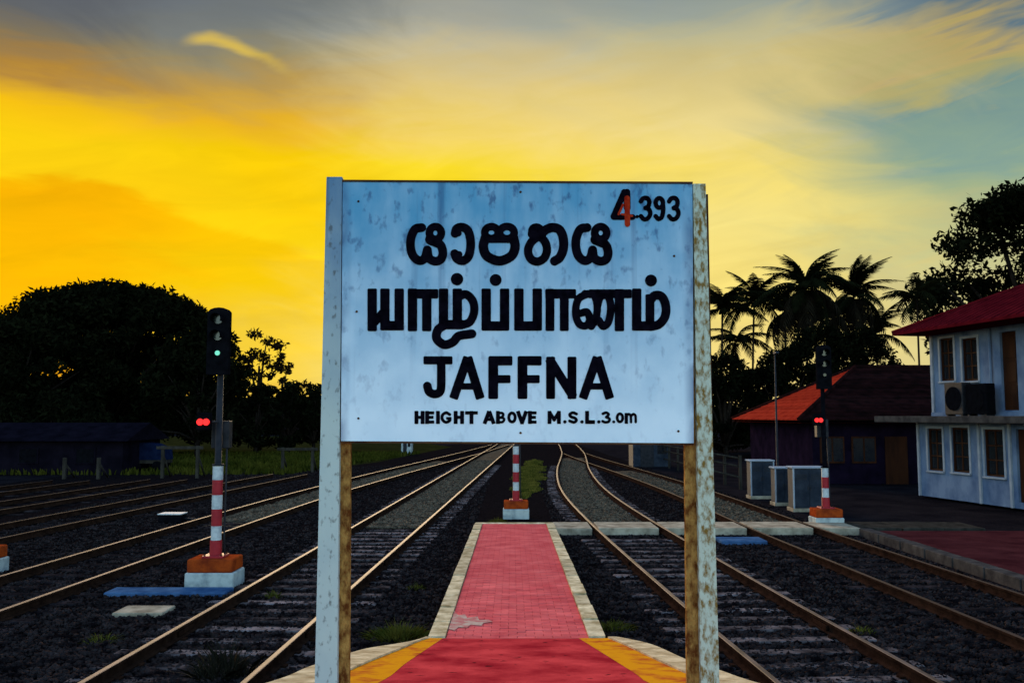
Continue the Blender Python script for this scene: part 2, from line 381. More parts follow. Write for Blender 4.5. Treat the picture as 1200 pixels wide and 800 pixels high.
# ------------------------------------------------------------------ railway tracks
HG = .838 + .035
RPROF = [(-.07, -.15), (.07, -.15), (.07, -.138), (.012, -.122), (.010, -.052), (.036, -.040), (.036, -.004), (.028, 0), (-.028, 0), (-.036, -.004), (-.036, -.040), (-.010, -.052), (-.012, -.122), (-.07, -.138)]
RMI = [0] * 14; RMI[7] = 1; RMI[6] = 1; RMI[8] = 1
def sleeper_mesh(m_):
    mb = MB(); b = .018
    mb.bev(-1.375, 1.375, -.125, .125, -.32, -.152, b)
    for s in (-1, 1):
        for d in (-1, 1):
            x = s * HG + d * .105
            mb.box(x - .03, x + .03, -.05, .05, -.154, -.125, 1)
    return mb.mesh('sleeper', [m_, MT['rail']])
SLM = {False: sleeper_mesh(MT['sleeper']), True: sleeper_mesh(MT['sleeper_dark'])}
TRK = {}; TROBJ = {}
def track(key, pts, label, sl=(8, 24), step=.62, infill=None, dz=0.0, ys=None):
    """pts: (x, y) centre line"""
    path = [Vector((p[0], p[1], dz)) for p in catmull(pts, 10)]
    TRK[key] = np.array([(p.x, p.y) for p in path])
    t = empty('railway_track', (path[0].x, path[0].y, GZ)); tag(t, label, 'railway track', 'railway tracks'); TROBJ[key] = t
    for s in (-1, 1):
        off = []
        for i, p in enumerate(path):
            d = path[min(i + 1, len(path) - 1)] - path[max(i - 1, 0)]; d.normalize()
            off.append(p + Vector((d.y, -d.x, 0)) * HG * s)
        if key in ('L', 'R'):
            for q in off[3::7]:
                if 8 < q.y < 24:
                    for e in (-1, 1): MB().bev(q.x + e * .028 - .013, q.x + e * .028 + .013, q.y - .28, q.y + .28, -.12, -.055, .004).build('fishplate', MT['rail'], t)
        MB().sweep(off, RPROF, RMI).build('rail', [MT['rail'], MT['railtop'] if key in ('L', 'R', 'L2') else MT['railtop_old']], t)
    acc = 0; nxt = 0
    for a, b in zip(path, path[1:]):
        seg = (b - a).length; d = (b - a).normalized()
        while acc + seg >= nxt:
            p = a + d * (nxt - acc); nxt += step * random.uniform(.94, 1.06)
            if sl[0] <= p.y <= sl[1] and not (key == 'R' and 22.6 < p.y < 25.4):
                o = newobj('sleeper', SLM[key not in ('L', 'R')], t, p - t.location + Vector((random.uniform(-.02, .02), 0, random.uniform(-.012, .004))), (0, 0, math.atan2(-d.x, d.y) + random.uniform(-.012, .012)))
        acc += seg
    if infill:
        mb = MB(); q = [p for p in path if infill[0] <= p.y <= infill[1]]
        vs = []; fs = []
        for i, p in enumerate(q):
            for k, x in enumerate((-.79, -.6, -.2, .2, .6, .79)):
                vs.append((p.x + x, p.y, -.152 - (.025 if i == 0 else 0) + .014 * math.sin(i * 1.7 + k) - (.03 if k in (0, 5) else 0)))
        for i in range(len(q) - 1):
            for k in range(5): fs.append((i * 6 + k, i * 6 + k + 1, i * 6 + k + 7, i * 6 + k + 6))
        mb.add(vs, fs, 0, True).build('gravel_infill', MT['infill'], t)
    return t
vpL = (639 - 600) / F
pl = G(188.5, 800); 
TL = [(pl.x + (y - pl.y) * vpL, y) for y in (2, 8, 15, 25, 40, 60, 90, 140, 230)]
track('L', TL, 'straight railway track running close along one side of the red path, joined by a siding', (6, 56), .62, (24, 120))
TR = [(4.05, 2), (3.78, 9), (3.42, 15), (2.99, 24.5), (2.80, 33), (2.95, 41), (3.45, 51), (4.15, 61), (5.0, 75), (5.8, 100), (5.6, 140), (5, 230)]
track('R', TR, 'bending railway track crossed by the pale concrete walkway beside the red path', (6, 56), .62, (24.7, 66))
track('L2', [(-8.75, 2), (-8.55, 10), (-8.2, 18.6), (-7.5, 32), (-6.3, 45), (-4.8, 58), (-3.0, 74), (-1.2, 92)], 'siding track curving in to join the straight track past the striped signal', (9, 28), .62, (25, 62), dz=-.003)
track('R2', [(7.9, 2), (7.55, 10), (7.2, 18), (6.98, 24), (6.88, 32), (6.6, 40), (5.95, 51), (5.35, 60), (4.9, 70)], 'outer railway track along the low platform of the white building', (8, 22.2), .62, (24.7, 50), dz=-.003)
track('L3', [(-14.1, 4), (-13.4, 14), (-12.6, 25.7), (-11.7, 37), (-11.05, 45)], 'dim siding track ending at the timber barrier beside the curving siding', (16, 44.4), 1.0)
track('L4', [(-18.4, 6), (-17.5, 17), (-16.4, 30), (-15.65, 41.2)], 'dim siding track ending at the middle timber barrier', (20, 40.8), 1.0)
track('L5', [(-22.4, 10), (-21.3, 21), (-20.3, 33), (-19.8, 40.6)], 'dim outermost siding track ending at the timber barrier near the shed', (22, 40.2), 1.0)

# ------------------------------------------------------------------ red path, ramp and platform
PX0, PX1, PY0, PY1 = -.98, 1.10, 10.75, 24.0       # outer edges of the path
def pz(y): return .02 + (PY1 - y) / (PY1 - PY0) * .24
path = empty('path', ((PX0 + PX1) / 2, PY0, 0)); tag(path, kind='structure')
slope = math.atan2(-.24, PY1 - PY0)
KW = .2
MB().add([(PX0 + KW, PY0, pz(PY0) - .018), (PX1 - KW, PY0, pz(PY0) - .018), (PX1 - KW, PY1, pz(PY1) - .018), (PX0 + KW, PY1, pz(PY1) - .018)], [(0, 1, 2, 3)]).build('bedding', MT['paverjoint'], path)
pav = MB().bev(-.103, .103, -.051, .051, -.045, 0, .005).mesh('paver', MT['paver'])
half = MB().bev(-.0495, .0495, -.051, .051, -.045, 0, .005).mesh('paver', MT['paver'])
rest_v = []; rest_f = []; npv = 0; row = 0; y = PY0 + .053
pv_src = np.array([v.co[:] for v in pav.vertices]); hf_src = np.array([v.co[:] for v in half.vertices])
pfaces = [tuple(p.vertices) for p in pav.polygons]
while y < PY1 - .05:
    x = PX0 + KW + .003; first = row % 2 == 1
    while x < PX1 - KW - .05:
        w = .104 if (first or PX1 - KW - x < .2) else .21
        src, me = (hf_src, half) if w < .15 else (pv_src, pav)
        cx = x + w / 2; dz = random.uniform(-.0035, .003); rz = random.uniform(-.012, .012)
        if npv < 300:
            newobj('paver', me, path, (cx - path.location.x, y - path.location.y, pz(y) + dz), (slope + random.uniform(-.01, .01), random.uniform(-.01, .01), rz)); npv += 1
        else:
            b = len(rest_v); rest_v += [(cx + q[0], y + q[1], pz(y + q[1]) + dz + q[2]) for q in src]
            rest_f += [tuple(i + b for i in f) for f in pfaces]
        x += w; first = False
    y += .106; row += 1
mb = MB(); mb.add(rest_v, rest_f); o = mb.build('paver_field', MT['paver'], path); tag(o, kind='stuff')
for side, (a, b) in enumerate(((PX0, PX0 + KW - .004), (PX1 - KW + .004, PX1))):
    yy = PY0 + .02
    while yy < PY1:
        l = min(.9 * random.uniform(.9, 1.1), PY1 - yy); mk = MB(); h = random.uniform(.018, .04)
        if l < .15: break
        mk.bev(a, b, yy, yy + l - .012, -.24, 0, .02)
        mk.v = [(px + random.uniform(-.004, .004), py, pz(py) + h if pzz > -.03 else pzz) for px, py, pzz in mk.v]
        mk.build('kerb_stone', MT['kerb'], path); yy += l
MB().bev(PX0, PX1, PY1 + .004, PY1 + .22, -.2, .035, .02).build('kerb_stone', MT['kerb'], path)

pp = [Vector(q) for q in ((-.775, 11.2), (-.70, 11.12), (-.66, 11.3), (-.55, 11.28), (-.52, 11.45), (-.38, 11.4), (-.36, 11.55), (-.24, 11.62), (-.30, 11.75), (-.42, 11.72), (-.45, 11.95), (-.58, 11.86), (-.62, 12.1), (-.70, 12.02), (-.775, 12.3))]
MB().add([(q.x, q.y, pz(q.y) + .008) for q in pp], [tuple(range(len(pp)))]).build('cement_patch', mat('smeared_cement', (.52, .16, .14), (.56, .42, .32), .95, 7, 8, lo=.4, hi=.6, world_pos=True), path)
# ramp: z rises from the path end to the platform the photographer stands on
RS = .135; ZP = .26
def rz_(y): return ZP + RS * (PY0 - y) if y > 4.95 else ZP + RS * (PY0 - 4.95)
def Rp(px, py):
    d = ray(px, py); t = (ZP + RS * PY0 - CAMZ) / (d.z + RS * d.y); return (d.x * t, d.y * t)
def stain(m, thr=.70):
    nt = m.node_tree; N = nt.nodes; L = nt.links; b = N['Principled BSDF']; src = b.inputs['Base Color'].links[0].from_socket
    n = N.new('ShaderNodeTexNoise'); n.inputs['Scale'].default_value = 7; n.inputs['Detail'].default_value = 3; L.new(N.new('ShaderNodeNewGeometry').outputs['Position'], n.inputs['Vector'])
    mr = N.new('ShaderNodeMapRange'); L.new(n.outputs[0], mr.inputs[0]); mr.inputs[1].default_value = thr; mr.inputs[2].default_value = thr + .06; mr.inputs[4].default_value = .85
    mx = N.new('ShaderNodeMix'); mx.data_type = 'RGBA'; L.new(mr.outputs[0], mx.inputs[0]); L.new(src, mx.inputs[6]); mx.inputs[7].default_value = (.05, .008, .01, 1); L.new(mx.outputs[2], b.inputs['Base Color'])
stain(MT['redpaint'], .655)
plat = empty('platform', (0, 5, 0)); tag(plat, kind='structure')
def edge(pix, near):
    w = [Rp(*p) for p in pix] + near
    w = catmull(w, 6); ys = np.array([q[1] for q in w]); xs = np.array([q[0] for q in w])
    return lambda y: float(np.interp(-y, -ys, xs))
EO_L = edge([(503, 746), (484, 752), (456, 757), (431, 761), (406, 768), (362, 783), (320, 800)], [(-2.35, 6.0), (-2.7, 4.9), (-2.95, 2), (-3.0, -9)])
EC_L = edge([(507, 746), (490, 751.5), (473, 759), (438, 773), (406, 787), (375, 800)], [(-2.02, 6.0), (-2.37, 4.9), (-2.62, 2), (-2.67, -9)])
EI_L = edge([(521, 746), (500, 760), (475, 777), (442, 800)], [(-1.52, 6.0), (-1.87, 4.9), (-2.12, 2), (-2.17, -9)])
EO_R = edge([(715, 746), (742, 751), (768, 758), (806, 775), (846, 788), (884, 801)], [(2.35, 6.0), (2.7, 4.9), (2.95, 2), (3.0, -9)])
EC_R = edge([(709, 746), (735, 757), (764, 771), (806, 790), (832, 801)], [(2.02, 6.0), (2.37, 4.9), (2.62, 2), (2.67, -9)])
EI_R = edge([(676, 746), (705, 764), (745, 789), (764, 801)], [(1.52, 6.0), (1.87, 4.9), (2.12, 2), (2.17, -9)])
ysamp = list(np.linspace(10.72, 5, 44)) + [4.95, 4.5, 4, 3, 2, 0, -3, -9]
def strip(name, fa, fb, m, dz, cuts=None, thick=0.0):
    def one(ys):
        mb = MB(); vs = []; fs = []
        for yv in ys:
            vs += [(fa(yv), yv, rz_(yv) + dz), (fb(yv), yv, rz_(yv) + dz)]
        n = len(ys)
        for i in range(n - 1): fs.append((2 * i, 2 * i + 1, 2 * i + 3, 2 * i + 2))
        if thick:
            b = len(vs); vs += [(x, y_, z - thick) for x, y_, z in vs]
            for i in range(n - 1):
                fs += [(2 * i, 2 * i + 2, b + 2 * i + 2, b + 2 * i), (2 * i + 1, b + 2 * i + 1, b + 2 * i + 3, 2 * i + 3)]
            fs += [(0, b, b + 1, 1), (2 * n - 2, 2 * n - 1, b + 2 * n - 1, b + 2 * n - 2)]
        mb.add(vs, fs); mb.build(name, m, plat)
    if not cuts: one(ysamp); return
    for y1, y0 in zip(cuts, cuts[1:]):
        one(list(np.linspace(y1 - .006, y0 + .006, 6)))
strip('red_surface', EI_L, EI_R, MT['redpaint'], 0)
strip('yellow_line', EC_L, EI_L, MT['yellow'], .002); strip('yellow_line', EI_R, EC_R, MT['yellow'], .002)
cuts = [10.72, 10.1, 9.5, 8.9, 8.3, 7.7, 7.1, 6.5, 5.9, 5.3, 4.95, 4.2, 3.4, 2.6, 1.8, 1, 0, -1, -2.5, -4, -6, -9]
strip('coping_stone', EO_L, EC_L, MT['coping'], .02, cuts, .16); strip('coping_stone', EC_R, EO_R, MT['coping'], .02, cuts, .16)
for fo, sg in ((EO_L, 1), (EO_R, -1)):
    vs = []; fs = []
    for yv in ysamp: vs += [(fo(yv) + sg * .03, yv, rz_(yv) - .02), (fo(yv) + sg * .03, yv, GZ - .1)]
    for i in range(len(ysamp) - 1): fs.append((2 * i, 2 * i + 1, 2 * i + 3, 2 * i + 2))
    MB().add(vs, fs).build('side_wall', MT['wallgrey'], plat)
MB().bev(-.78, .90, 10.705, 10.745, -.2, .262, .008).build('joint_strip', mat('pinkish_mortar', (.42, .14, .12), (.55, .25, .2), .9, 8, 5, world_pos=True), plat)

# ------------------------------------------------------------------ station name sign
SY = 5.5
SB = V(606, 900, SY); sbz = rz_(SY)
SPK = 20.0; EDGE = 1.10
GR0, GR1 = 1.85, 3.15
M_board = signmat('sign_board_enamel', (.70, .84, .92), (.040, .27, .47), (.012, .050, .16))
SPK = 30.0; EDGE = 0
M_post = signmat('sign_post_paint', (.44, .53, .50), (.07, .17, .30), (.05, .045, .035), 1.0)
def postmat():
    return mat('chipped_pale_post_paint', (.20, .12, .03), (.48, .54, .44), .8, 34, 10, lo=.38, hi=.56, bump=.5, bscale=40, stretch=(1, 1, .5))
M_post2 = postmat()
sign = empty('station_sign', (SB.x, SY, sbz))
tag(sign, 'blue-white station name board reading JAFFNA between two rusty painted posts on the platform', 'sign')
def spt(px, py, y): return V(px, py, y)
def quadslab(c4, y0, y1, name, m, parent=sign):   # four pixel corners at y0, extruded back to y1
    f = [V(px, py, y0) for px, py in c4]; b = [Vector((p.x, y1, p.z)) for p in f]
    return MB().add(f + b, [(0, 1, 2, 3), (7, 6, 5, 4), (0, 4, 5, 1), (1, 5, 6, 2), (2, 6, 7, 3), (3, 7, 4, 0)]).build(name, m, parent)
def foot(c_top, px0, px1, ybot=862):
    return
# posts: each an H-section, front flange pale, web and rear flange rusty, running down to the ramp
def post(front, webx, rear, topy, sgn, m):
    (xt0, xt1, xb0, xb1) = front
    p = empty('post', (0, 0, 0), 0, sign)
    def ext(xt, xb, yt):          # pixel column at the height where it meets the ramp
        yb = 862; return xt + (xb - xt) * (yb - yt) / (800 - yt), yb
    def slab(x4, y0, y1, name, mm, top):
        a, b, c, d = x4
        cb, yb = ext(b, d, top); ca, _ = ext(a, c, top)
        f = [V(a, top, SY), V(b, top, SY), V(cb, yb, SY), V(ca, yb, SY)]
        for q in f[2:]: q.z = rz_(SY) - .25
        k = [Vector((q.x, y1, q.z)) for q in f]; f = [Vector((q.x, y0, q.z)) for q in f]
        mb = MB(); mb.add(f + k, [(0, 1, 2, 3), (7, 6, 5, 4), (0, 4, 5, 1), (1, 5, 6, 2), (2, 6, 7, 3), (3, 7, 4, 0)])
        o = mb.build(name, mm, p); return o
    slab((xt0, xt1, xb0, xb1), SY - .035, SY + .012, 'front_flange', m, topy)
    slab(webx, SY + .0135, SY + .055, 'web', MT['rust'], topy + 5)
    slab(rear, SY + .056, SY + .075, 'rear_flange', MT['rustdark'], topy + 8)
    return p
post((384, 402, 370, 396.5), (390, 412, 380, 409), (388, 410, 376, 407), 209, 1, M_post)
post((811, 825.5, 820, 842), (800, 822, 805.5, 836), (803, 832, 808, 844), 217, -1, M_post2)
board = quadslab([(401.5, 213), (811.5, 215.5), (813, 519), (399.5, 516.5)], SY - .028, SY + .0, 'board', M_board)
quadslab([(399.5, 210.6), (812, 213), (811.8, 215.3), (401.5, 212.8)], SY - .034, SY + .03, 'top_edge_strip', MT['rustdark'])
quadslab([(399.5, 516.8), (813, 519.3), (813, 521.3), (399.5, 518.8)], SY - .032, SY + .03, 'bottom_edge_strip', MT['rustdark'])
for px, py in ((420, 490), (420, 236), (795, 505), (790, 300), (610, 225), (610, 507), (418, 365)):
    c = V(px, py, SY - .028)
    MB().tube([(c.x, SY - .0275, c.z), (c.x, SY - .034, c.z)], [.008, .006], 8).build('bolt', MT['rustdark'], sign)

# painted lettering: stroke outlines merged into flat painted shapes
def circ(cx, cy, rx, ry, n=28, a0=0, a1=360):
    return [(cx + rx * math.cos(R(a0 + (a1 - a0) * i / n)), cy + ry * math.sin(R(a0 + (a1 - a0) * i / n))) for i in range(n + 1)]
def lettering(strokes, scale, ox, oy, m, step=.55, name='lettering', dy=.0035):
    """strokes: (points, radius, kind) in enlarged units; kind c = smooth curve, l = straight with round ends, s = straight with square ends, d = dot"""
    segs = []
    for pts, r, kind in strokes:
        P = catmull(pts, 8) if kind == 'c' and len(pts) > 2 else [np.array(p, float) for p in pts]
        P = [np.array((p[0] / scale + ox, p[1] / scale + oy)) for p in P]
        if kind == 'd' or len(P) == 1: segs.append((P[0], P[0], r / scale, 'l'))
        for a, b in zip(P, P[1:]): segs.append((a, b, r / scale, 's' if kind == 's' else 'l'))
    allp = np.array([q for s_ in segs for q in s_[:2]]); rm = max(s_[2] for s_ in segs) + 2
    x0, y0 = allp.min(0) - rm; x1, y1 = allp.max(0) + rm
    xs = np.arange(x0, x1 + step, step); ys = np.arange(y0, y1 + step, step)
    X, Y = np.meshgrid(xs, ys); D = np.full(X.shape, 1e3)
    for a, b, r, k in segs:
        i0 = max(int((min(a[0], b[0]) - r * 1.6 - x0) / step) - 2, 0); i1 = int((max(a[0], b[0]) + r * 1.6 - x0) / step) + 3
        j0 = max(int((min(a[1], b[1]) - r * 1.6 - y0) / step) - 2, 0); j1 = int((max(a[1], b[1]) + r * 1.6 - y0) / step) + 3
        x, y_ = X[j0:j1, i0:i1], Y[j0:j1, i0:i1]; d = b - a; L2 = d @ d
        if k == 's':
            Ln = math.sqrt(L2); u = d / Ln; c = (a + b) / 2; rr = r * .30
            px = np.abs((x - c[0]) * u[0] + (y_ - c[1]) * u[1]) - (Ln / 2 + r - rr); py = np.abs(-(x - c[0]) * u[1] + (y_ - c[1]) * u[0]) - (r - rr)
            dd = np.hypot(np.maximum(px, 0), np.maximum(py, 0)) + np.minimum(np.maximum(px, py), 0) - rr
        else:
            t = np.clip(((x - a[0]) * d[0] + (y_ - a[1]) * d[1]) / L2, 0, 1) if L2 > 1e-9 else np.zeros_like(x)
            dd = np.hypot(x - a[0] - t * d[0], y_ - a[1] - t * d[1]) - r
        D[j0:j1, i0:i1] = np.minimum(D[j0:j1, i0:i1], dd)
    ins = D < 0; H, W = D.shape; vs = []; fs = []
    cnt = ins[:-1, :-1].astype(int) + ins[:-1, 1:] + ins[1:, :-1] + ins[1:, 1:]
    for j in range(H - 1):
        i = 0; rowc = cnt[j]
        nz = np.nonzero(rowc)[0]; p = 0
        while p < len(nz):
            i = nz[p]
            if rowc[i] == 4:
                e = p
                while e + 1 < len(nz) and nz[e + 1] == nz[e] + 1 and rowc[nz[e + 1]] == 4: e += 1
                a, b = xs[i], xs[nz[e] + 1]; k = len(vs)
                vs += [(a, ys[j]), (b, ys[j]), (b, ys[j + 1]), (a, ys[j + 1])]; fs.append((k, k + 1, k + 2, k + 3)); p = e + 1; continue
            cs = [(i, j), (i + 1, j), (i + 1, j + 1), (i, j + 1)]; poly = []
            for q in range(4):
                (ia, ja), (ib, jb) = cs[q], cs[(q + 1) % 4]; da, db = D[ja, ia], D[jb, ib]
                if da < 0: poly.append((xs[ia], ys[ja]))
                if (da < 0) != (db < 0):
                    t = da / (da - db); poly.append((xs[ia] + (xs[ib] - xs[ia]) * t, ys[ja] + (ys[jb] - ys[ja]) * t))
            if len(poly) > 2:
                k = len(vs); vs += poly; fs.append(tuple(range(k, k + len(poly))))
            p += 1
    w = [V(px, py, SY - .028 - dy) for px, py in vs]
    return MB().add(w, fs).build(name, m, sign)
def shift(st, dx, dy=0): return [([(x + dx, y + dy) for x, y in p], r, k) for p, r, k in st]
r = 23
ya = [([(152, 74), (118, 82), (97, 125), (94, 175), (108, 222), (140, 246), (168, 232), (181, 190)], r, 'c'),
      (circ(223, 102, 31, 33), r * .88, 'l'), ([(195, 120), (190, 140), (215, 152), (248, 165)], r * .85, 'c'),
      ([(181, 190), (190, 232), (222, 249), (252, 238), (262, 205), (252, 168), (225, 145)], r, 'c')]
lettering(ya + [([(326, 104), (334, 80), (362, 72), (391, 88), (405, 130), (406, 180), (394, 226), (366, 246), (336, 236), (324, 210)], r, 'c'), ([(326, 214), (346, 214)], 18, 'l'), ([(326, 100), (344, 104)], 16, 'l')]
          + [(circ(515, 100, 35, 31), r * .86, 'l'), (circ(596, 100, 38, 32), r * .86, 'l'), ([(488, 134), (628, 134)], 20, 'l'),
             ([(482, 130), (473, 175), (492, 222), (556, 247), (618, 222), (638, 175), (630, 128)], r + 2, 'c')]
          + [([(726, 108), (732, 80), (755, 74), (772, 90), (762, 116), (724, 148), (706, 192), (718, 234), (752, 251), (788, 234), (804, 194), (796, 152), (768, 122), (730, 112)], r * .95, 'c'),
             ([(768, 120), (792, 90), (830, 74), (868, 84), (888, 125), (890, 180), (872, 228), (844, 248)], r * 1.05, 'c')]
          + shift(ya, 861), 4.444, 460, 250, MT['letter'])
r = 17.5
lettering([([(51, 90), (51, 213)], r, 's'), ([(51, 208), (88, 164)], 15, 'l'), ([(98, 90), (98, 210), (151, 210), (151, 90)], r, 's'),
           ([(200, 90), (200, 213)], r, 's'), ([(200, 92), (278, 92)], r, 's'), ([(253, 92), (253, 213)], r, 's'),
           ([(315, 90), (315, 206), (372, 206)], r, 's'), ([(366, 90), (366, 206)], r, 's'), ([(368, 104), (398, 94), (424, 120), (428, 160), (412, 196), (380, 208)], r - 2, 'c'),
           ([(318, 208), (294, 226), (290, 258), (318, 280), (350, 270), (372, 248), (420, 240)], r - 1, 'c'), ([(365, 38)], 23, 'd'),
           ([(473, 90), (473, 211), (541, 211), (541, 90)], r, 's'), ([(508, 41)], 22, 'd'),
           ([(594, 90), (594, 211), (662, 211), (662, 90)], r, 's'),
           ([(709, 90), (709, 213)], r - 1, 's'), ([(709, 92), (788, 92)], r, 's'), ([(762, 92), (762, 213)], r - 1, 's'),
           ([(848, 92), (814, 112), (804, 160), (816, 202), (842, 210), (856, 188), (846, 160), (822, 164)], 14, 'c'),
           ([(838, 92), (872, 98), (884, 140), (878, 186), (862, 212)], 14, 'c'),
           ([(884, 140), (896, 104), (922, 100), (934, 140), (926, 194), (906, 212), (890, 190)], 14, 'c'), ([(868, 92), (995, 92)], r - 1, 's'), ([(966, 92), (966, 213)], r, 's'),
           ([(1030, 90), (1030, 211), (1080, 211)], r, 's'), ([(1079, 110), (1079, 211)], r - 1, 's'), ([(1079, 118), (1098, 98), (1124, 104), (1138, 140), (1134, 178), (1112, 205), (1082, 213)], r - 1, 'c'), ([(1083, 43)], 22, 'd')],
          3.158, 420, 315, MT['letter'])
r = 23
def fF(dx): return [([(432 + dx, 72), (432 + dx, 226)], r, 's'), ([(432 + dx, 70), (500 + dx, 70)], r - 1, 's'), ([(432 + dx, 156), (494 + dx, 156)], r - 4, 's')]
def fA(dx): return [([(252 + dx, 228), (306 + dx, 72)], r - 2, 's'), ([(366 + dx, 228), (318 + dx, 72)], r - 2, 's'), ([(282 + dx, 190), (342 + dx, 190)], 15, 's')]
lettering([([(124, 68), (222, 68)], 19, 's'), ([(188, 68), (188, 180), (182, 215), (158, 226), (132, 215), (123, 188)], 20, 'c')] + fA(0) + fF(0) + fF(137)
          + [([(701, 72), (701, 228)], r - 2, 's'), ([(704, 76), (798, 224)], r - 2, 's'), ([(801, 72), (801, 228)], r - 2, 's')] + fA(607), 4.0, 470, 405, MT['letter'])
def ln(pts, r_=7.5): return (pts, r_ * 1.22, 's')
T, B, Mi = 314, 357, 335
def H_(a, b): return [ln([(a, T), (a, B)]), ln([(b, T), (b, B)]), ln([(a, Mi), (b, Mi)], 6)]
def E_(a, b): return [ln([(a, T), (a, B)]), ln([(a, T), (b, T)], 6), ln([(a, Mi), (b - 3, Mi)], 6), ln([(a, B), (b, B)], 6)]
def A_(a, b): c = (a + b) / 2; return [ln([(a, B), (c - 3, T)]), ln([(b, B), (c + 3, T)]), ln([(a + 10, 345), (b - 10, 345)], 5.5)]
small = H_(72, 101) + E_(122, 148) + [ln([(173, T), (173, B)])] + [([(228, 322), (212, 313), (196, 322), (192, 336), (197, 350), (212, 358), (228, 350), (229, 340)], 7, 'c'), ln([(218, 340), (230, 340)], 5.5)] \
    + H_(256, 286) + [ln([(308, T), (352, T)], 6.5), ln([(330, T), (330, B)])] \
    + A_(394, 432) + [ln([(454, T), (454, B)]), ([(454, T), (474, 315), (479, 325), (470, 335), (456, 335)], 6, 'c'), ([(456, 335), (478, 338), (483, 347), (474, 357), (454, 357)], 6, 'c')] \
    + [(circ(520, 335.5, 15, 21), 7, 'l'), ln([(550, T), (566, B)]), ln([(584, T), (568, B)])] + E_(604, 628) \
    + [ln([(696, T), (696, B)]), ln([(740, T), (740, B)]), ln([(698, T), (718, 345)], 6.5), ln([(738, T), (718, 345)], 6.5), ([(768, 356)], 8, 'd'),
       ([(822, 319), (806, 313), (792, 320), (795, 331), (815, 339), (822, 349), (810, 358), (790, 352)], 7, 'c'), ([(848, 356)], 8, 'd'), ln([(872, T), (872, B), (900, B)]), ([(927, 356)], 8, 'd'),
       ([(946, 318), (962, 313), (973, 322), (962, 334)], 6.5, 'c'), ([(962, 334), (977, 342), (973, 355), (957, 358), (945, 353)], 6.5, 'c'), ([(997, 356)], 7, 'd'), (circ(1026, 337, 13, 19), 6.5, 'l'),
       ln([(1056, 322), (1056, B)], 6.5), ([(1056, 330), (1066, 320), (1076, 326), (1078, 345), (1078, 357)], 6, 'c'), ([(1078, 330), (1088, 320), (1098, 326), (1100, 345), (1100, 357)], 6, 'c')]
lettering(small, 4.0, 470, 405, MT['letter'], .4)
lettering([([(312, 150), (218, 364)], 27, 'l'), ([(218, 370), (386, 370)], 25, 'l'), ([(335, 152), (338, 290)], 30, 'l'), ([(425, 366)], 15, 'd'),
           ([(458, 232), (478, 206), (512, 204), (532, 234), (524, 274), (498, 290)], 20, 'c'), ([(498, 290), (530, 304), (540, 344), (518, 382), (484, 388), (458, 362)], 20, 'c'),
           (circ(620, 246, 32, 42), 20, 'l'), ([(652, 250), (654, 310), (642, 368), (612, 386), (588, 362)], 20, 'c'),
           ([(706, 232), (726, 206), (760, 204), (780, 234), (772, 274), (746, 290)], 20, 'c'), ([(746, 290), (778, 304), (788, 344), (766, 382), (732, 388), (706, 362)], 20, 'c')], 7.5, 690, 205, MT['letter'], .4)
lettering([([(337, 205), (340, 432)], 24, 'l'), ([(300, 262), (262, 345)], 10, 'l'), ([(290, 345), (380, 360)], 9, 'l')], 7.5, 690, 205, MT['letterred'], .4, dy=.0055)

